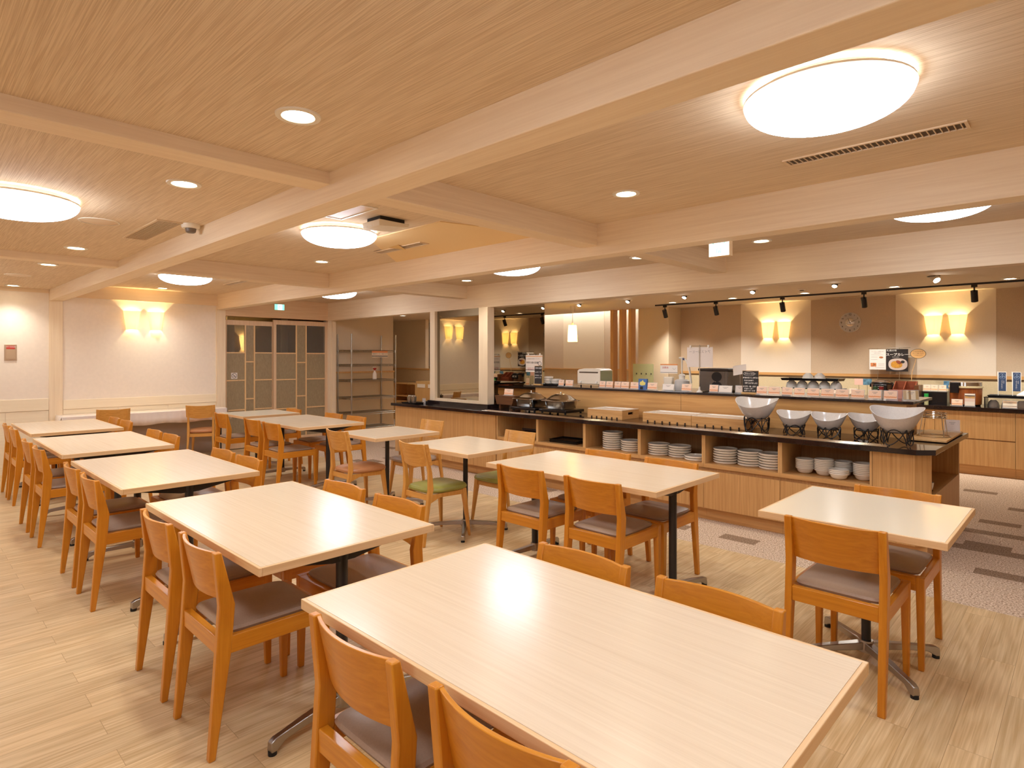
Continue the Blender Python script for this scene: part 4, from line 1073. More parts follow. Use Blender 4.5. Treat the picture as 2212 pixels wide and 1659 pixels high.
# ------------------------------------------------------------------ things on the island worktop
def chafing(lb, x, y):
    w = thing('warming_plate', 'black electric warming plate under the %s chafing dish' % lb, 'hot plate', (x, y + .01, ZC + .009), 0, 'warming plates')
    MB().box(-.20, .20, -.17, .17, .020, .052).build('plate', M('black_enamel', (22, 19, 19), .18, noise=.3, nscale=60), w, bevel=.006)
    for sx in (-1, 1):
        for sy in (-1, 1): MB().cyl(sx * .17, sy * .14, 0, .020, .012, 10).build('foot', black_rub, w)
    t = thing('chafing_dish', '%s polished steel chafing dish with domed lid on the buffet counter' % lb, 'chafing dish', (x, y, ZC + .0615), 0, 'chafing dishes')
    n = 40
    def sq(k, z, r):
        out = []
        for i in range(n):
            a = 2 * pi * (i + .5) / n; ca, sa = cos(a), sin(a)
            out.append(((abs(ca) ** r) * (1 if ca > 0 else -1) * k, (abs(sa) ** r) * (1 if sa > 0 else -1) * k * .95, z))
        return out
    def shell(lv, nm):
        mb = MB(); vs = []
        for k, z, r in lv: vs += sq(k, z, r)
        fs = [(j * n + i, j * n + (i + 1) % n, (j + 1) * n + (i + 1) % n, (j + 1) * n + i) for j in range(len(lv) - 1) for i in range(n)]
        fs += [tuple(range(n))[::-1], tuple((len(lv) - 1) * n + i for i in range(n))]
        return mb.add(vs, fs).build(nm, steel, t)
    shell([(.120, .002, .25), (.135, .005, .25), (.148, .085, .25), (.152, .090, .25)], 'pan')
    shell([(.180, .091, .3), (.186, .094, .3), (.182, .099, .3), (.150, .106, .32), (.128, .120, .4), (.098, .150, .55), (.06, .168, .7), (.02, .172, 1.)], 'lid')
    MB().lathe([(.0001, .172), (.008, .172), (.006, .178), (.011, .184), (.008, .190), (.0001, .191)], 14).build('knob', steel, t)
    for s in (-1, 1): MB().box(s * .185 - .012, s * .185 + .012, -.05, .05, .092, .099).build('handle', steel, t, bevel=.003)
    return t
chafing('left', -4.86, 5.36)
chafing('right', -4.40, 5.36)

def wood_box(lb, x0, x1, y0, y1):
    t = thing('serving_box', lb, 'serving box', ((x0 + x1) / 2, (y0 + y1) / 2, ZC + .001), 0, 'ash serving boxes'); hx, hy = (x1 - x0) / 2, (y1 - y0) / 2; h = .093; w = .014
    for s in (-1, 1):
        MB().box(-hx, hx, min(s * hy, s * (hy - w)), max(s * hy, s * (hy - w)), 0, h).build('long_side', ashbox, t, bevel=.001, smooth=False)
        a, b = min(s * hx, s * (hx - w)), max(s * hx, s * (hx - w))
        mb = MB(); mb.box(a, b, -hy + w, hy - w, 0, .045); mb.box(a, b, -hy + w, -.05, .045, .072); mb.box(a, b, .05, hy - w, .045, .072); mb.box(a, b, -hy + w, hy - w, .072, h)
        mb.build('short_side', WOOD('ash_box_end', (206, 150, 88), (226, 176, 114), 'Y', 40, 2.2, .45, .05), t, smooth=False)
    MB().box(-hx + w, hx - w, -hy + w, hy - w, .002, .010).build('base', ashbox, t, smooth=False)
    mb = MB(); e = .004
    z0, z1 = .055, h + .006
    o = [(-hx + e, -hy + e), (hx - e, -hy + e), (hx - e, hy - e), (-hx + e, hy - e)]
    i1 = [(-hx + .035, -hy + .035), (hx - .035, -hy + .035), (hx - .035, hy - .035), (-hx + .035, hy - .035)]
    i2 = [(-hx + .05, -hy + .05), (hx - .05, -hy + .05), (hx - .05, hy - .05), (-hx + .05, hy - .05)]
    vs = [(x, y, h + .001) for x, y in o] + [(x, y, z1) for x, y in o] + [(x, y, z1) for x, y in i1] + [(x, y, z0) for x, y in i2]
    fs = [(j + k, j + (k + 1) % 4, j + 4 + (k + 1) % 4, j + 4 + k) for j in (0, 4, 8) for k in range(4)] + [(12, 13, 14, 15), (0, 3, 2, 1)]
    mb.add(vs, fs).build('ceramic_tray', ceramic, t, smooth=False)
    n = 6
    for k in range(n):
        px = -hx + .06 + (2 * hx - .12) * k / (n - 1)
        MB().box(px - .004, px + .004, -hy - .012, -hy - .0005, -.001, .022).build('stop_pin', black_metal, t, smooth=False)
wood_box('square-ended ash serving box with white tray beside the right chafing dish', -3.955, -3.51, 5.275, 5.60)
wood_box('left of the two joined ash serving boxes with white trays', -3.27, -2.742, 5.285, 5.60)
wood_box('right of the two joined ash serving boxes, behind the tall bowl', -2.738, -2.215, 5.285, 5.60)

# wavy speckled bowls on black wire stands
def wave_bowl(lb, x, y, zb, w, hgt, rz=0.0):
    t = thing('wavy_bowl', lb, 'serving bowl', (x, y, zb), rz, 'wavy stoneware bowls')
    n = 72; lv = 9
    def P(i, k, th):
        a = 2 * pi * i / n
        rim = hgt * (.80 + .10 * cos(2 * a) + .17 * sin(a))       # back high, front low, tips raised
        ex = w / 2 * (1.0 + .0 * cos(a)); ey = w / 2 * .80
        u = k / lv
        f = (u ** .55) * (.30 + .70 * u) + .18 * (1 - u) * (u > 0)
        f = .30 + .70 * (u ** .80)
        e = 1.12
        ca, sa = cos(a), sin(a)
        cx = (abs(ca) ** (1 / e)) * (1 if ca > 0 else -1); cy = (abs(sa) ** e) * (1 if sa > 0 else -1)
        return ((ex * f - th) * cx, (ey * f - th) * cy, (u ** 1.45) * rim + (th * .8 if k < lv else 0))
    vs = []; fs = []
    for k in range(lv + 1): vs += [P(i, k, 0) for i in range(n)]
    for k in range(lv, -1, -1): vs += [P(i, k, .006) for i in range(n)]
    R = 2 * lv + 2
    for j in range(R - 1):
        for i in range(n): fs.append((j * n + i, j * n + (i + 1) % n, (j + 1) * n + (i + 1) % n, (j + 1) * n + i))
    fs += [tuple(range(n))[::-1], tuple((R - 1) * n + i for i in range(n))]
    MB().add(vs, fs).build('bowl', speckle, t)
    return t
def wire_stand(lb, x, y, rt, rb, h, rz, loops):
    t = thing('wire_stand', lb, 'wire stand', (x, y, ZC + (.0125 if y < 5.2 else .0045)), rz, 'black wire bowl stands')
    N = 72
    for q, (ph, inv) in enumerate(((0, 1), (pi / loops, 1))):
        pts = []
        for i in range(N):
            a = 2 * pi * i / N; z = h * (.5 + .5 * cos(loops * a + ph + q * pi)); r = rb + (rt - rb) * z / h
            pts.append((r * cos(a + .25 * sin(loops * a)), r * sin(a + .25 * sin(loops * a)), z + .001))
        MB().tube(pts, .0038, 6, closed=True).build('wire_loop', black_metal, t)
    MB().tube([(rt * .86 * cos(2 * pi * i / 40), rt * .86 * sin(2 * pi * i / 40), h * .80) for i in range(40)], .0035, 6, closed=True).build('support_ring', black_metal, t)
specs = [(-2.113, 5.27, .915, .365, .20, 'tall wavy bowl on the left, before the joined serving boxes', .105, .125),
         (-1.80, 5.27, .868, .275, .150, 'second wavy bowl from the left on the counter', .085, .085),
         (-1.53, 5.27, .868, .27, .150, 'middle wavy bowl of the five on the counter', .085, .085),
         (-1.290, 5.38, .868, .26, .150, 'fourth wavy bowl from the left, behind the largest bowl', .085, .085),
         (-1.030, 5.13, .902, .35, .205, 'largest wavy bowl at the right end of the counter', .105, .115)]
for i, (x, y, zb, w, hg, lb, rt, h) in enumerate(specs):
    wave_bowl(lb, x, y, zb, w, hg, .12 * (i % 2))
    wire_stand('black looped wire stand under the ' + lb.split(',')[0].split(' on the counter')[0], x, y, rt, rt * .95, h, .4 * i, 4)

# cutlery cups on a small tray at the left end
o = tray(.30, .15).build('cutlery_tray', plast_black, None, loc=(-6.92, 5.13, ZC + .0005)); tag(o, 'small black tray under the steel cutlery cups', 'tray')
for i, (dx, lb) in enumerate(((-.062, 'left'), (.026, 'right'))):
    t = thing('cutlery_cup', '%s brushed steel cutlery cup at the left end of the counter' % lb, 'cutlery cup', (-6.92 + dx, 5.13, ZC + .005), 0, 'cutlery cups')
    MB().lathe([(.0001, .0), (.034, 0), (.042, .095), (.040, .095), (.033, .004), (.0001, .004)], 24).build('cup', wire_m, t)
    for k in range(5):
        a = k * 1.25; MB().box(.018 * cos(a) - .004, .018 * cos(a) + .004, .018 * sin(a) - .002, .018 * sin(a) + .002, .01, .112).build('utensil', ceramic if k % 2 else chrome, t, smooth=False)
for dx, lb in ((-.13, 'left'), (.10, 'right')):
    o = MB().box(-.028, .028, -.01, .01, 0, .072).build('packet_holder', acrylic, None, bevel=.002, loc=(-6.92 + dx, 5.255, ZC + .0005)); tag(o, 'clear little packet holder %s of the cutlery cups' % lb, 'holder', 'packet holders')

# walnut trough by the column with its card, notice stand, blackboard
t = thing('walnut_trough', 'dark walnut serving trough beside the mirrored column', 'serving trough', (-5.36, 5.50, ZC + .001))
MB().prism([(-.135, .05), (.135, .05), (.175, .165), (-.175, .165)], 'Y', -.10, .10).build('trough', walnut, t, bevel=.003)
for s in (-1, 1): MB().box(s * .10 - .015, s * .10 + .015, -.08, .08, 0, .05).build('leg', walnut, t, smooth=False)
def card_holder(lb, x, y, z, w=.10, h=.075, m=None, rz=0.0, group='menu card holders', tilt=.012, nm='card_holder'):
    t = thing(nm, lb, 'card holder', (x, y, z), rz, group)
    MB().hexa([(-w / 2, -.006, .012), (w / 2, -.006, .012), (w / 2, -.005, .012), (-w / 2, -.005, .012), (-w / 2, -.006 + tilt, h), (w / 2, -.006 + tilt, h), (w / 2, -.005 + tilt, h), (-w / 2, -.005 + tilt, h)]).build('card', m or card_m, t, smooth=False)
    mb = MB(); mb.box(-w / 2 - .004, w / 2 + .004, -.022, .03, 0, .004)
    mb.hexa([(-w / 2 - .004, -.0035, .004), (w / 2 + .004, -.0035, .004), (w / 2 + .004, -.0015, .004), (-w / 2 - .004, -.0015, .004), (-w / 2 - .004, -.0035 + tilt, h + .004), (w / 2 + .004, -.0035 + tilt, h + .004), (w / 2 + .004, -.0015 + tilt, h + .004), (-w / 2 - .004, -.0015 + tilt, h + .004)])
    mb.build('holder', acrylic, t, smooth=False)
    mb = MB()
    for k, zz in enumerate((.80, .68)):
        ww = w * (.22 if k == 0 else .12); z0 = h * zz; yy = -.0068 + tilt * (z0 - .012) / (h - .012)
        mb.add([(-ww, yy, z0 - .0015), (ww, yy, z0 - .0015), (ww, yy, z0 + .0015), (-ww, yy, z0 + .0015)], [(0, 1, 2, 3)])
    mb.build('print_line', grey_ink, t, smooth=False)
    return t
card_holder('peach menu card standing on the dark walnut trough', -5.33, 5.45, ZC + .1665, .15, .082)
ZR = 1.1005
t = thing('notice_stand', 'pole stand holding the white and orange tofu notice beside the mirror', 'notice stand', (-5.36, 5.75, ZR))
t.location = (-5.21, 5.80, ZR)
MB().cyl(0, 0, 0, .006, .05, 20).build('base', steel, t)
MB().cyl(0, .006, .006, .40, .0055, 10).build('pole', steel, t)
MB().tube([(-.13, .004, .395), (.13, .004, .395)], .004, 8).build('crossbar', steel, t)
s_ = MB().box(-.145, .145, -.002, 0, .165, .385).build('sheet', mat_bands('tofu_notice', [(0, (246, 234, 220)), (.10, (60, 54, 50)), (.135, (246, 232, 218)), (.90, (240, 178, 120)), (.95, (248, 236, 222))]), t, smooth=False)
text('heading', '手作り寄せ豆腐', .030, ink, s_, (-.03, -.0035, .285))
text('lettering', '北海道産大豆を使用しております', .014, grey_ink, s_, (-.01, -.0035, .335)); text('lettering', '大豆の香りと甘みをお楽しみください', .014, red_ink, s_, (0, -.0035, .215))
text('lettering', '薬味はお好みでどうぞ', .014, red_ink, s_, (-.04, -.0035, .198))
MB().lathe([(.024, 0), (.029, 0)], 20).build('ring_mark', ink, s_, smooth=False)
s_.children[-1].rotation_euler = (RAD(90), 0, 0); s_.children[-1].location = (.10, -.0035, .275)
for x in (-.10, .10): MB().box(x - .008, x + .008, -.006, .006, .385, .408).build('clip', white_pl, t, bevel=.002)
def blackboard(lb, x, y, w, h, lines, rz=0.0, bubble=False):
    t = thing('blackboard', lb, 'blackboard', (x, y, ZR), rz, 'little blackboards')
    MB().box(-w / 2 - .006, w / 2 + .006, -.022, .022, 0, .018).build('base', edge_oak, t, bevel=.003)
    MB().box(-w / 2, w / 2, -.003, .003, .018, .018 + h).build('board', board_m, t, smooth=False)
    MB().box(-w / 2 - .004, w / 2 + .004, .0032, .006, .018, .022 + h).build('frame', edge_oak, t, smooth=False)
    for tx, sz, z, dx in lines: text('chalk_writing', tx, sz, white_ink, t, (dx, -.0042, .018 + h * z), align='LEFT', bold=.0006)
    if bubble:
        b_ = MB().tube([(.055 * cos(2 * pi * i / 32) - .01, -.0045, .018 + h * .87 + .019 * sin(2 * pi * i / 32)) for i in range(32)], .0012, 5, closed=True).build('chalk_ring', white_ink, t)
blackboard('little blackboard leaning by the tofu notice, four chalk lines', -5.075, 5.73, .118, .225, [('手作り豆腐', .022, .88, -.045), ('しょうが・ねぎ', .015, .66, -.052), ('かつおぶし・ごま', .015, .48, -.054), ('お好みでどうぞ', .015, .34, -.052)])
blackboard('little blackboard with a ringed heading among the menu cards', -2.362, 5.74, .150, .205, [('ブロッコリー', .019, .865, -.058), ('野菜のおいしさ味わう', .0155, .68, -.070), ('やわらか食感', .0155, .55, -.060), ('（茹で上げました）', .0155, .43, -.062), ('ゆで卵・塩・胡麻', .0155, .27, -.070), ('マヨネーズ等', .0155, .17, -.06), ('お好みでどうぞ', .0155, .07, -.06)], bubble=True)
# peach menu cards along the raised shelf
cards = [(-4.69, .085, 5.72), (-4.557, .12, 5.71), (-4.076, .088, 5.72), (-3.978, .095, 5.72), (-3.868, .085, 5.72), (-3.762, .105, 5.71), (-3.637, .11, 5.71), (-3.415, .12, 5.71), (-3.01, .115, 5.705), (-2.717, .095, 5.71),
         (-2.238, .10, 5.70), (-2.124, .108, 5.70), (-2.007, .095, 5.70), (-1.90, .095, 5.70), (-1.784, .105, 5.70), (-1.667, .108, 5.70), (-1.55, .108, 5.70), (-1.43, .104, 5.70), (-1.303, .098, 5.70), (-1.19, .10, 5.70)]
for i, (x, w, y) in enumerate(cards):
    where = ('left of the toaster, %s' % ('first', 'second')[i]) if i < 2 else ('between toaster and blue packet, %s from the left' % ORD[i - 2]) if i < 7 else ('just right of the blue packet', 'beside the pump bottle', 'left of the plain white cards')[i - 7] if i < 10 else 'right of the ringed blackboard, %s from the left' % ORD[i - 10]
    card_holder('peach menu card on the raised shelf, ' + where, x, y, ZR, w * .93, .078)
card_holder('plain white card in front of the grey fan box', -2.593, 5.70, ZR, .13, .074, paper, 0, 'white cards')
card_holder('back of a card holder left of the ringed blackboard', -2.475, 5.76, ZR, .085, .076, paper_b, 0, 'white cards')
card_holder('photo-striped booklet card at the right end of the raised shelf', -1.055, 5.74, ZR, .11, .085, mat_bands('booklet', [(0, (206, 180, 140)), (.2, (236, 220, 190)), (.35, (176, 140, 96)), (.5, (240, 226, 200)), (.8, (196, 166, 120))], 'X'), .5, 'booklet card')

# white bowls on a tray, left end of the raised shelf
o = tray(.34, .24).build('shelf_tray', plast_black, None, loc=(-4.965, 5.90, ZR)); tag(o, 'black tray under the white cups at the left of the raised shelf', 'tray')
def cup_bowl(r, h): return MB().lathe([(.0001, .004), (r * .5, .004), (r * .9, h * .6), (r * .94, h), (r, h), (r * .96, h * .5), (r * .55, 0), (.0001, 0)], 28)
cb = None
for x, y, n, nm in ((-5.03, 5.88, 3, 'taller white bowl stack, left of the menu cards'), (-4.90, 5.88, 2, 'lower white bowl stack, left of the menu cards')):
    for k in range(n):
        if cb is None: cb = cup_bowl(.062, .046).build('tea_bowl', ceramic, None); o = cb
        else: o = cb.copy(); COL.objects.link(o)
        o.location = (x, y, ZR + .0045 + k * .030); tag(o, 'white tea bowl, %s up in the %s' % (ORD[k], nm), 'bowl', nm)

# cream and sage toaster
t = thing('toaster', 'cream and sage green pop-up style toaster oven on the raised shelf', 'toaster', (-4.31, 5.90, ZR))
prof = [(-.165, .04), (.165, .04), (.165, .195), (.14, .212), (.06, .222), (-.06, .222), (-.14, .212), (-.165, .195)]
MB().prism(prof, 'Y', -.118, .125).build('body', sage_en, t, bevel=.006)
MB().prism([(x * 1.01, z) for x, z in prof], 'Y', -.132, -.118).build('front', cream_en, t, bevel=.004)
MB().prism([(x * 1.012, z * 1.004 + .0) for x, z in prof if z > .19], 'Y', -.118, .125).build('top_cover', cream_en, t)
MB().box(-.138, .138, -.1335, -.132, .168, .184).build('vent_slot', grille_dark, t, smooth=False)
for x in (-.115, .12):
    k_ = MB().lathe([(.0001, .014), (.012, .014), (.014, .0), (.0001, .0)], 16).build('knob', white_pl, t); k_.rotation_euler = (RAD(90), 0, 0); k_.location = (x, -.132, .062)
MB().box(-.155, .155, -.145, -.06, .026, .036).build('crumb_tray', chrome, t, smooth=False)
for sx in (-1, 1):
    for sy in (-1, 1): MB().cyl(sx * .135, sy * .10, 0, .040, .008, 10).build('foot', plast_black, t)
o = MB().hexa([(-.05, -.02, 0), (.05, -.02, 0), (.05, .02, 0), (-.05, .02, 0), (-.052, -.012, .120), (.052, -.012, .120), (.052, .012, .120), (-.052, .012, .120)]).build('blue_packet', M('blue_packet_print', (70, 110, 170), .4), None, loc=(-3.535, 5.725, ZR), smooth=False)
tag(o, 'blue and yellow packet standing among the menu cards', 'packet')
MB().add([(-.052, -.0192, .004), (.052, -.0192, .004), (.052, -.0186, .012), (-.052, -.0186, .012)], [(0, 1, 2, 3)]).build('white_band', paper, o, smooth=False)
MB().add([(-.036, -.0172, .055), (-.01, -.0172, .046), (.03, -.0172, .052), (.038, -.0148, .078), (.012, -.0140, .090), (.004, -.0128, .108), (-.012, -.0140, .092), (-.034, -.0148, .084)], [tuple(range(8))]).build('yellow_motif', M('yellow_print', (226, 214, 120), .5), o, smooth=False)
MB().add([(-.03, -.0198, .004), (.008, -.0198, .004), (.008, -.0178, .036), (-.03, -.0178, .036)], [(0, 1, 2, 3)]).build('dark_patch', ink, o, smooth=False)

# water sign on its white stand
t = thing('water_sign', 'small white and orange drinking water sign on a white stand', 'sign', (-3.30, 5.86, ZR))
MB().taper((0, 0, 0), (.045, .03), (0, 0, .145), (.054, .025)).build('stand', cream_en, t, bevel=.008)
MB().cyl(0, 0, .145, .185, .003, 8).build('stem', steel, t)
s_ = MB().box(-.103, .103, -.002, .002, .18, .283).build('card', mat_bands('water_card', [(0, (246, 238, 226)), (.09, (70, 62, 56)), (.13, (248, 240, 230)), (.86, (240, 160, 96))]), t, smooth=False)
text('lettering', 'お飲水', .026, red_ink, s_, (-.04, -.0035, .243)); text('smile_mark', '◡', .04, ink, s_, (.065, -.0035, .238))
# pump dispenser
t = thing('pump_dispenser', 'white pump bottle with curved white spout hose', 'pump bottle', (-3.155, 5.88, ZR))
MB().lathe([(.0001, 0), (.076, 0), (.078, .01), (.078, .105), (.06, .118), (.03, .122), (.0001, .122)], 28).build('bottle', M('clear_grey_plastic', (206, 202, 198), .3), t)
MB().lathe([(.0001, .122), (.032, .122), (.032, .15), (.036, .16), (.02, .178), (.0001, .178)], 20).build('cap', white_pl, t)
MB().cyl(0, 0, .178, .345, .008, 12).build('pump_rod', white_pl, t)
MB().box(-.035, .018, -.011, .011, .340, .358).build('pump_head', white_pl, t, bevel=.006)
MB().box(.012, .034, -.013, .013, .325, .345).build('blue_joint', M('navy_plastic', (50, 62, 110), .4), t, bevel=.004)
MB().tube([(.030, 0, .338), (.055, 0, .315), (.08, 0, .25), (.095, 0, .17), (.105, 0, .08)], .011, 12).build('spout_hose', white_pl, t)
o = card_holder('white curved card in front of the pump bottle', -3.22, 5.705, ZR, .13, .07, paper, 0, 'white cards')
# paper sheet on a pole, seen from the back
t = thing('sheet_stand', 'white paper sheet clipped to a tall pole, seen from behind', 'notice stand', (-2.885, 5.74, ZR))
MB().lathe([(.0001, 0), (.03, 0), (.028, .008), (.010, .02), (.007, .055), (.0001, .055)], 18).build('base', white_pl, t)
MB().cyl(0, 0, .055, .482, .0042, 10).build('pole', steel, t)
MB().tube([(-.10, 0, .470), (.10, 0, .470)], .0035, 8).build('crossbar', steel, t)
s_ = MB().box(-.140, .140, .006, .008, .255, .458).build('sheet', paper_b, t, smooth=False)
text('show_through', 'アイスコーヒー', .034, grey_ink, s_, (0, .0052, .41), rot=(RAD(90), 0, 0), sx=-1.0)
for x in (-.10, .095): MB().box(x - .008, x + .008, -.004, .010, .452, .480).build('clip', white_pl, t, bevel=.002)
# grey fan box
t = thing('fan_box', 'grey-brown boxy appliance with louvred round fan grille', 'appliance', (-2.815, 5.98, ZR))
MB().box(-.17, .145, -.055, .36, .004, .215).build('case', grey_case, t, bevel=.012)
MB().box(-.178, .155, -.062, .36, .215, .238).build('top_cover', M('dark_brown_plastic', (64, 52, 46), .4), t, bevel=.006)
mb = MB()
for k in range(16): mb.box(-.145, .115, -.061, -.055, .012 + k * .0122, .0175 + k * .0122)
mb.build('louvre', M('grey_louvre', (132, 116, 100), .45), t, smooth=False)
mb = MB()
for zc, r in ((.155, .055), (.055, .058)):
    mb.add([(.03 + r * cos(2 * pi * i / 28), -.0617, zc + r * .9 * sin(2 * pi * i / 28)) for i in range(28)], [tuple(range(28))])
for m_ in mb.parts('fan_opening', dark_slot, t, smooth=False): pass
MB().cyl(0, 0, 0, .004, .006, 10).build('screw', steel, t).location = (.02, -.065, .10)
t = thing('tilted_note', 'tilted white note on a wire clip at the corner of the grey fan box', 'note', (-2.535, 5.90, ZR))
MB().hexa([(-.066, 0, .17), (.066, 0, .196), (.066, .001, .196), (-.066, .001, .17), (-.078, .02, .266), (.056, .02, .288), (.056, .021, .288), (-.078, .021, .266)]).build('card', paper, t, smooth=False)
MB().cyl(0, .012, 0, .008, .025, 16).tube([(0, .012, .006), (0, .010, .20)], .002, 6).build('wire_clip', steel, t)
# bowls upside down on trays
t = thing('tray_riser', 'black riser shelf behind the menu cards', 'riser', (-1.90, 6.08, ZR))
MB().box(-.26, .26, -.10, .10, .058, .066).build('shelf', plast_black, t, smooth=False)
for s in (-1, 1): MB().box(s * .25 - .005, s * .25 + .005, -.10, .10, 0, .058).build('leg', plast_black, t, smooth=False)
ub = MB().lathe([(.0001, .068), (.020, .068), (.022, .064), (.042, .045), (.050, .018), (.050, 0), (.048, 0), (.040, .04), (.0001, .062)], 28)
u0 = None
for i in range(5):
    o = ub.build('rice_bowl', ceramic, None) if u0 is None else u0.copy()
    if u0 is None: u0 = o
    else: COL.objects.link(o)
    o.location = (-2.085 + .098 * i, 6.04, ZR + .0665); tag(o, 'upturned white rice bowl under the black tray, %s from the left' % ORD[i], 'bowl', 'upturned rice bowls')
o = tray(.49, .21, .022).build('shelf_tray', plast_black, None, loc=(-1.90, 6.05, ZR + .135)); tag(o, 'black tray balanced on the row of upturned rice bowls', 'tray')
for i in range(2):
    o = u0.copy(); COL.objects.link(o); o.location = (-1.93 + .103 * i, 6.02, ZR + .1395); tag(o, 'upturned white rice bowl on top of the black tray, %s one' % ('left', 'right')[i], 'bowl', 'upturned rice bowls')
# tongs, jars
t = thing('tongs', 'pale serving tongs lying behind the menu cards', 'tongs', (-1.52, 5.93, ZR))
for k_ in (-1, 1): MB().tube([(-.10, .01 * k_, .004), (.0, .018 * k_, .03), (.08, .03 * k_, .012)], .006, 8).build('arm', M('pale_bamboo', (206, 166, 116), .5), t)
for x, lid, lb in ((-1.355, M('green_lid', (60, 92, 52), .4), 'small seasoning jar with dark green lid behind the menu cards'), (-1.31, M('red_lid', (150, 40, 32), .4), 'small seasoning jar with red lid behind the menu cards')):
    t = thing('seasoning_jar', lb, 'jar', (x, 5.95, ZR), 0, 'seasoning jars')
    MB().lathe([(.0001, 0), (.018, 0), (.018, .065), (.015, .075), (.0001, .075)], 16).build('jar', M('glassy_plastic', (206, 190, 166), .2), t)
    MB().cyl(0, 0, .075, .102, .018, 16).build('lid', lid, t)
o = MB().box(-.05, .05, -.004, .004, 0, .075).build('pink_note', M('pink_paper', (240, 170, 150), .6), None, loc=(-1.22, 6.02, ZR + .0), smooth=False); tag(o, 'pink note card behind the jars', 'note')

# right end of the worktop: cutting board, wire riser, card holder
t = thing('bread_board', 'pale wooden board lying on the right end of the worktop', 'board', (-.912, 5.93, ZC + .0005), .0)
MB().box(-.125, .125, -.40, .38, .004, .022).build('board', edge_oak, t, bevel=.004)
mb = MB()
for s in (-1, 1): mb.box(s * .10 - .01, s * .10 + .01, -.37, .35, 0, .004)
mb.parts('runner', black_rub, t, smooth=False)
t = thing('wire_riser', 'round chrome wire cake riser on the wooden board', 'wire stand', (-.91, 5.78, ZC + .0235))
for r, z in ((.113, .003), (.085, .150), (.085, .168), (.085, .186), (.06, .150)):
    MB().tube([(r * cos(2 * pi * i / 40), r * sin(2 * pi * i / 40), z) for i in range(40)], .0035, 8, closed=True).build('ring', chrome, t)
for k in range(4):
    a = pi / 4 + k * pi / 2; MB().tube([(.115 * cos(a), .115 * sin(a), .003), (.085 * cos(a), .085 * sin(a), .186)], .003, 8).build('strut', chrome, t)
for k in range(4): MB().tube([(-.06 + .04 * k, -.06, .152), (-.06 + .04 * k, .06, .152)], .0025, 6).build('cross_wire', chrome, t)
card_holder('clear card holder turned away at the far right of the worktop', -.845, 6.20, ZC + .0229, .10, .10, paper_b, .25, 'white cards')

# ------------------------------------------------------------------ back counter along the kitchen wall
YB_ = 9.30
xb = [-5.38, -4.60, -3.80, -3.00, -2.25, -1.45, -.655, .30, 1.2, 2.1]
for i, (a, b) in enumerate(zip(xb, xb[1:])):
    nm = ('far left', 'second from the left', 'third from the left', 'fourth from the left', 'fifth from the left', 'two-drawer one behind the counter end', 'tall-doored one at the right edge', 'first beyond the frame', 'second beyond the frame')[i]
    t = thing('back_cabinet', 'oak base cabinet of the back counter, ' + nm, 'cabinet', (0, 0, 0), 0, 'back counter cabinets')
    MB().box(a + .0005, b - .0005, YB_ + .0205, 9.98, .12, .795).build('carcass', oak_in, t, smooth=False)
    MB().box(a + .0005, b - .0005, YB_ + .05, 9.95, 0, .12).build('plinth', oak_x, t, smooth=False)
    if i == 6: MB().box(a + .002, b - .002, YB_, YB_ + .02, .125, .785).build('door', oak_z, t, smooth=False)
    else:
        MB().box(a + .002, b - .002, YB_, YB_ + .02, .125, .438).build('drawer', oak_z, t, smooth=False)
        MB().box(a + .002, b - .002, YB_, YB_ + .02, .452, .785).build('drawer', oak_z, t, smooth=False)
t = thing('back_worktop', 'black worktop of the back counter along the kitchen wall', 'worktop', (0, 0, 0))
MB().box(-5.38, 2.1, YB_ - .02, 9.99, .796, .84).build('slab', black_stone, t, bevel=.002, smooth=False)
ZB = .8405
# stepped black riser with cards
t = thing('display_riser', 'black stepped riser with menu cards beside the rice tub', 'riser', (-1.4875, 9.62, ZB))
MB().box(-.137, .137, -.12, .12, 0, .165).build('step', plast_black, t, smooth=False)
for i, x in enumerate((-1.575, -1.495, -1.405)):
    card_holder('peach menu card on the black riser, %s from the left' % ORD[i], x, 9.55, ZB + .1655, .075, .085)
for i, (x, w) in enumerate(((-2.62, .10), (-2.35, .10))):
    card_holder('peach menu card on the back counter, %s of two by the rice cooker' % ('left', 'right')[i], x - .10, 9.52, ZB, .09, .17)
t = thing('seasoning_shaker', 'green-capped shaker before the black riser', 'shaker', (-1.557, 9.40, ZB))
MB().lathe([(.0001, 0), (.023, 0), (.023, .10), (.0001, .10)], 18).build('jar', M('herb_jar', (196, 190, 140), .3, noise=.3, nscale=120), t)
MB().cyl(0, 0, .10, .142, .024, 18).build('cap', M('bright_green_cap', (46, 168, 76), .35), t)
# cedar rice tub with steel rim and black clip box
t = thing('rice_tub', 'cedar rice tub with shiny steel rim and black side unit', 'rice tub', (-1.165, 9.57, ZB))
MB().lathe([(.0001, .02), (.165, .02), (.172, .25), (.0001, .25)], 40).build('tub', tubwood, t)
MB().lathe([(.0001, 0), (.15, 0), (.16, .02), (.0001, .02)], 36).build('base', plast_black, t)
MB().lathe([(.174, .225), (.179, .228), (.179, .25), (.172, .252)], 40).build('rim', M('cream_band', (226, 206, 160), .4), t)
MB().lathe([(.165, .25), (.174, .25), (.17, .30), (.15, .305), (.0001, .305)], 40).build('steel_lid', steel, t)
MB().box(-.14, -.045, -.205, -.14, .165, .30).build('side_unit', plast_black, t, bevel=.008)
o = card_holder('peach menu card in front of the cedar rice tub', -1.225, 9.345, ZB, .11, .085)
o = card_holder('framed picture card before the cedar rice tub', -1.095, 9.335, ZB, .10, .16, mat_bands('picture_card', [(0, (236, 222, 206)), (.35, (226, 200, 184)), (.62, (196, 150, 90)), (.8, (70, 56, 44)), (.88, (236, 226, 210))]), 0, 'picture card')
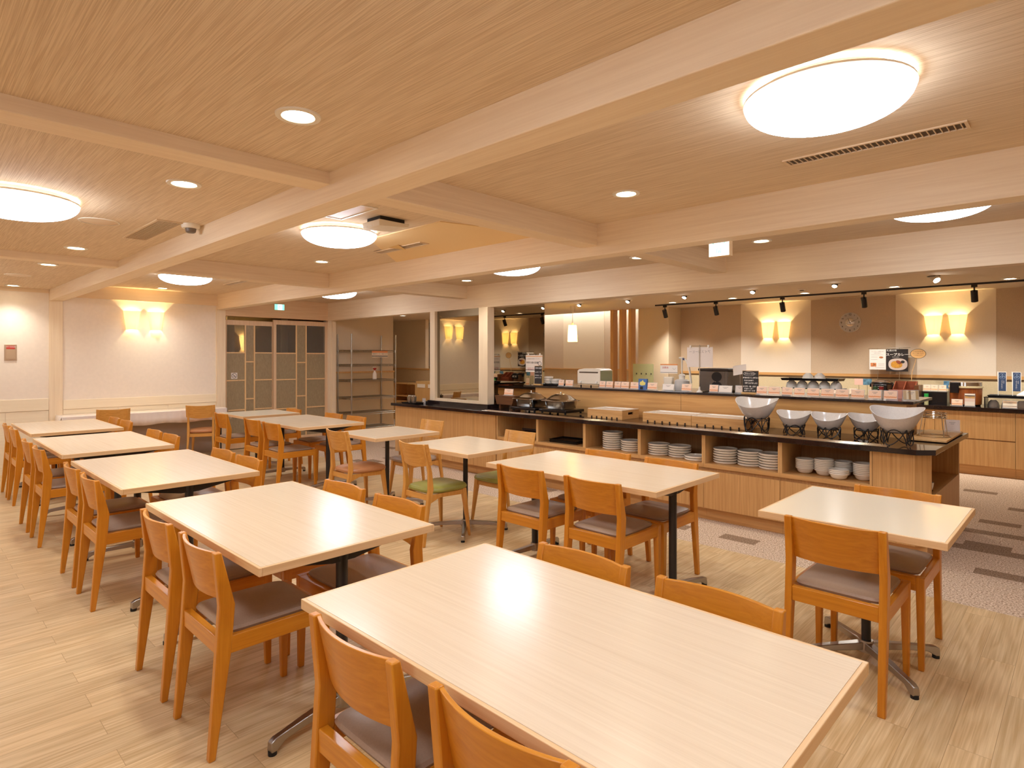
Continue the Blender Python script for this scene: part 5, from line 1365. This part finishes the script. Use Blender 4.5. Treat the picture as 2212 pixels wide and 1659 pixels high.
# white and blue banners
def banner(lb, x):
    t = thing('table_banner', lb, 'banner', (x, 9.72, ZB + .137), 0, 'little blue banners')
    MB().tube([(-.04, 0, .0), (-.046, 0, .30)], .0035, 8).build('pole', white_pl, t)
    MB().tube([(-.048, 0, .293), (.038, 0, .293)], .003, 6).build('crossbar', white_pl, t)
    MB().box(-.037, .036, -.001, .001, .055, .288).build('cloth', M('navy_banner', (48, 66, 98), .7), t, smooth=False)
    MB().box(-.042, -.037, -.0012, .0012, .055, .29).box(.036, .041, -.0012, .0012, .055, .29).build('white_margin', paper, t, smooth=False)
    text('emblem', 'ふ', .055, M('pale_blue_print', (168, 186, 206), .7), t, (-.001, -.0022, .243))
    MB().tube([(.031 * cos(2 * pi * i / 28), -.0022, .243 + .036 * sin(2 * pi * i / 28)) for i in range(28)], .0009, 4, closed=True).build('emblem_ring', M('pale_blue_print', (168, 186, 206), .7), t)
    for k, ch in enumerate('ふっくりんこ'): text('lettering', ch, .019, white_ink, t, (-.004, -.0022, .180 - .0175 * k))
    for k, ch in enumerate('北海道米'): text('small_lettering', ch, .009, white_ink, t, (.014, -.0022, .182 - .010 * k))
banner('left little navy blue rice banner on the black tray', -.812)
banner('right little navy blue rice banner on the black tray', -.672)
t = thing('tray_riser', 'black riser with tray over upturned bowls at the right edge', 'riser', (-.55, 9.60, ZB))
MB().box(-.42, .42, -.16, .16, .115, .124).build('shelf', plast_black, t, smooth=False)
for s in (-1, 1): MB().box(s * .41 - .006, s * .41 + .006, -.16, .16, 0, .115).build('leg', plast_black, t, smooth=False)
o = tray(.76, .26, .022).build('back_tray', plast_black, None, loc=(-.55, 9.60, ZB + .1245)); tag(o, 'black tray on the riser holding the blue banners', 'tray')
bb = None
for i in range(5):
    if bb is None: bb = MB().lathe([(.0001, .085), (.026, .085), (.03, .08), (.052, .055), (.060, .02), (.060, 0), (.058, 0), (.05, .05), (.0001, .078)], 28).build('rice_bowl', ceramic, None); o = bb
    else: o = bb.copy(); COL.objects.link(o)
    o.location = (-.885 + .135 * i, 9.56, ZB + .0); tag(o, 'upturned white bowl under the riser at the right edge, %s from the left' % ORD[i], 'bowl', 'upturned bowls on the back counter')
t = thing('paper_tray', 'stack of white papers on the tray at the right edge', 'papers', (-.52, 9.60, ZB + .1295))
MB().box(-.14, .14, -.09, .09, 0, .03).build('stack', paper, t, smooth=False)
MB().hexa([(-.14, -.09, .03), (.14, -.09, .03), (.14, .09, .03), (-.14, .09, .03), (-.08, -.02, .075), (.14, -.02, .075), (.14, .09, .075), (-.08, .09, .075)]).build('wrapped_bundle', paper, t, smooth=False)
t = card_holder('cream notice card with brown header at the right edge', -.71, 9.335, ZB, .13, .09, mat_bands('rice_note', [(0, (246, 226, 206)), (.14, (110, 70, 40)), (.22, (236, 222, 200)), (.62, (196, 162, 128))]), 0, 'notice card')
text('lettering', 'お茶碗をお取りください', .010, ink, t, (0, -.009, .074)); text('lettering', 'ふっくりんこ', .010, ink, t, (0, -.010, .058))
# rice cooker, wooden cutlery organiser
t = thing('rice_warmer', 'round brown rice warmer with black label on the back counter', 'rice warmer', (-2.105, 9.60, ZB))
MB().lathe([(.0001, .0), (.12, 0), (.130, .04), (.130, .24), (.118, .275), (.07, .295), (.0001, .30)], 36).build('pot', M('bronze_pot', (112, 84, 62), .25, .6), t)
MB().lathe([(.131, .245), (.135, .25), (.135, .262), (.126, .272)], 36).build('band', plast_black, t)
for s in (-1, 1): MB().box(s * .128 - .02, s * .128 + .02, -.03, .03, .20, .25).build('handle', plast_black, t, bevel=.01)
MB().box(-.085, .085, -.138, -.090, .155, .245).build('label_plate', plast_black, t, bevel=.01)
text('lettering', '白ご飯', .042, white_ink, t, (-.01, -.140, .20))
t = thing('wood_organiser', 'red-brown wooden organiser with two sloping bins', 'organiser', (-1.797, 9.56, ZB))
for x in (-.148, -.026, .096): MB().prism([(-.10, .13), (-.10, .19), (.06, .29), (.10, .29), (.10, .13)], 'X', x - .006, x + .006).build('side', redwood, t, smooth=False)
MB().box(-.148, .096, -.10, .10, .13, .14).build('bin_floor', redwood, t, smooth=False)
MB().box(-.148, .096, -.108, -.098, .135, .185).build('front_rail', redwood, t, smooth=False)
MB().box(-.148, .096, .09, .10, .14, .29).build('back', redwood, t, smooth=False)
MB().box(-.154, .102, -.11, .11, 0, .128).build('lower_box', redwood, t, smooth=False)
MB().box(.105, .156, -.16, .11, 0, .245).build('end_board', walnut, t, smooth=False)
for i, (x, c) in enumerate(((-2.42, (246, 190, 170)), (-2.31, (90, 130, 150)))):
    t = thing('counter_note', ('pink', 'blue-green picture')[i] + ' note card standing left of the rice warmer', 'note', (x, 9.70, ZB))
    MB().box(-.055, .055, -.002, .002, .22, .31).build('card', M('note_card_%d' % i, c, .6, noise=.0 if i == 0 else .5, nscale=30), t, smooth=False)
    MB().cyl(0, 0, 0, .006, .03, 14).cyl(0, 0, .006, .22, .003, 8).build('stem', steel, t)
t = thing('counter_note', 'blue and green picture note standing left of the cedar tub', 'note', (-1.375, 9.80, ZB))
MB().box(-.055, .055, -.002, .002, .20, .30).build('card', M('note_card_3', (84, 128, 156), .6, noise=.5, nscale=30), t, smooth=False)
MB().cyl(0, 0, 0, .006, .03, 14).cyl(0, 0, .006, .20, .003, 8).build('stem', steel, t)
# curry poster pair on a wire easel and round fan
t = thing('poster_stand', 'wire stand with a white menu sheet and a dark soup curry poster', 'poster stand', (-2.085, 9.86, ZB)); t.scale = (1.027, 1, 1.012)
MB().tube([(-.24, 0, .735), (.26, 0, .742)], .004, 8).build('crossbar', steel, t)
for x in (-.13, .13): MB().tube([(x, .01, 0), (x, .01, .74)], .0035, 8).build('pole', steel, t)
MB().box(-.20, .20, -.03, .06, 0, .006).build('base', steel, t, smooth=False)
w_ = MB().box(-.230, -.028, -.004, -.002, .435, .722).build('menu_sheet', paper, t, smooth=False)
text('lettering', 'スープカレーの楽しみ方', .014, grey_ink, w_, (-.128, -.0055, .692)); text('lettering', 'お好みの具材で', .013, grey_ink, w_, (-.128, -.0055, .668))
mb = MB()
for z, a, b in ((.642, -.21, -.06), (.612, -.21, -.13), (.575, -.21, -.13), (.515, -.12, -.045), (.495, -.12, -.05), (.462, -.16, -.045)):
    mb.add([(a, -.0052, z), (b, -.0052, z), (b, -.0052, z + .006), (a, -.0052, z + .006)], [(0, 1, 2, 3)])
mb.build('print_line', M('faint_print', (206, 196, 190), .7), w_, smooth=False)
MB().add([(-.085 + .026 * cos(2 * pi * i / 20), -.0056, .608 + .014 * sin(2 * pi * i / 20)) for i in range(20)], [tuple(range(20))]).build('dish_picture', M('dish_print', (176, 110, 64), .6, noise=.4, nscale=60), w_, smooth=False)
MB().add([(-.215, -.0056, .478), (-.145, -.0056, .478), (-.145, -.0056, .53), (-.215, -.0056, .53)], [(0, 1, 2, 3)]).build('food_picture', M('food_print', (196, 120, 70), .6, noise=.6, nscale=50), w_, smooth=False)
p_ = MB().box(-.026, .235, -.006, -.004, .412, .724).build('poster', M('dark_poster', (46, 38, 36), .35, noise=.3, nscale=10), t, smooth=False)
text('lettering', '札幌の味', .030, white_ink, p_, (.042, -.0075, .702)); text('title', 'スープカレー', .044, white_ink, p_, (.106, -.0075, .645), bold=.0008)
text('small_lettering', 'SOUP CURRY', .014, white_ink, p_, (.09, -.0075, .612))
def blob(name, m, cx, cz, rx, rz_, y, e=.8, n=36, tw=0.0):
    pts = []
    for i in range(n):
        a = 2 * pi * i / n; x = (abs(cos(a)) ** e) * (1 if cos(a) > 0 else -1) * rx; z = (abs(sin(a)) ** e) * (1 if sin(a) > 0 else -1) * rz_
        pts.append((cx + x * cos(tw) - z * sin(tw), y, cz + x * sin(tw) + z * cos(tw)))
    return MB().add(pts, [tuple(range(n))]).build(name, m, p_, smooth=False)
blob('plate_picture', M('plate_print', (206, 186, 174), .5), .115, .512, .112, .082, -.0068)
blob('soup_picture', M('soup_print', (206, 146, 50), .5, noise=.25, nscale=60), .100, .508, .068, .05, -.0072)
blob('meat_picture', M('meat_print', (150, 74, 46), .5), .125, .540, .036, .022, -.0076, 1, 24, -.6)
blob('aubergine_picture', M('aubergine_print', (44, 40, 40), .5), .172, .545, .024, .02, -.0076, 1, 20)
t = thing('round_fan', 'round paper fan with brown writing beside the dark curry poster', 'fan', (-1.70, 9.70, ZB + .665))
f_ = MB().lathe([(.0001, -.0012), (.088, -.0012), (.088, .0012), (.0001, .0012)], 40).build('fan_face', M('fan_paper', (226, 176, 112), .6), t); f_.rotation_euler = (RAD(90), 0, 0); f_.scale = (1, .72, 1)
MB().tube([(.088 * cos(2 * pi * i / 40), -.001, .0634 * sin(2 * pi * i / 40)) for i in range(40)], .003, 6, closed=True).build('fan_rim', M('fan_rim', (92, 74, 44), .5), t)
text('lettering', 'いただきます', .020, M('brown_ink', (120, 72, 40), .7), t, (0, -.0032, .028)); text('lettering', 'おいしい朝ごはんを', .014, M('brown_ink', (120, 72, 40), .7), t, (0, -.0032, .002)); text('lettering', 'どうぞ召し上がれ', .013, M('brown_ink', (120, 72, 40), .7), t, (0, -.0032, -.022))
MB().tube([(-.02, .002, -.06), (-.07, .004, -.25), (-.10, .006, -.665)], .004, 6).build('handle', edge_oak, t)
# wall clock
t = thing('wall_clock', 'clear acrylic wall clock with black numerals and silver hub', 'wall clock', (-2.615, YK - .006, 1.981))
c_ = MB().lathe([(.0001, 0), (.148, 0), (.150, .002), (.148, .005), (.0001, .005)], 56).build('dial', acrylic, t); c_.rotation_euler = (RAD(90), 0, 0)
MB().tube([(.148 * cos(2 * pi * i / 56), -.004, .148 * sin(2 * pi * i / 56)) for i in range(56)], .0012, 5, closed=True).build('rim', steel, t)
h_ = MB().lathe([(.0001, .012), (.055, .010), (.062, .006), (.062, .004)], 40).build('hub', M('spun_silver', (226, 220, 208), .25, 1.0), t); h_.rotation_euler = (RAD(90), 0, 0)
for k in range(1, 13):
    a = pi / 2 - k * pi / 6; r_ = .118; big = k % 3 == 0
    text('numeral', str(k), .042 if big else .030, ink, t, (r_ * cos(a), -.0065, r_ * sin(a)), bold=.0008)
def hand(nm, ang, L, w):
    a = RAD(90 - ang); u = (cos(a), sin(a)); n = (-sin(a), cos(a)); b = -.018
    MB().add([(u[0] * b + n[0] * w, -.0145, u[1] * b + n[1] * w), (u[0] * L + n[0] * w * .5, -.0145, u[1] * L + n[1] * w * .5), (u[0] * L - n[0] * w * .5, -.0145, u[1] * L - n[1] * w * .5), (u[0] * b - n[0] * w, -.0145, u[1] * b - n[1] * w)], [(0, 1, 2, 3)]).build(nm, ink, t, smooth=False)
hand('hour_hand', 336, .068, .003); hand('minute_hand', 66, .112, .0022)
grille('slotted kitchen ceiling grille above the wall clock', -2.90, -2.40, 9.75, 9.86, ZK, 22, 'X')
t = thing('smoke_detector', 'small round detector on the kitchen ceiling between eyeball spots', 'smoke detector', (-2.72, 8.25, ZK))
MB().lathe([(.0001, -.022), (.03, -.022), (.05, -.014), (.052, 0)], 24).build('base', white_paint, t)
MB().box(-.022, .022, -.022, .022, -.028, -.020).build('sensor', dark_slot, t, smooth=False)
# green acrylic screen on the return wall with coat hooks
t = thing('acrylic_screen', 'pale green acrylic screen standing at the left end of the back counter', 'screen', (-5.80, 9.40, 0))
MB().box(-.22, .20, 0, .006, .95, 1.34).build('panel', green_glass, t, smooth=False)
MB().box(-.22, .20, -.03, .04, 0, .95).build('stand', oak_z, t, smooth=False)
for k in range(4): MB().box(-.15 + .10 * k, -.135 + .10 * k, -.012, 0, 1.15, 1.175).build('hook', dark_slot, t, smooth=False)
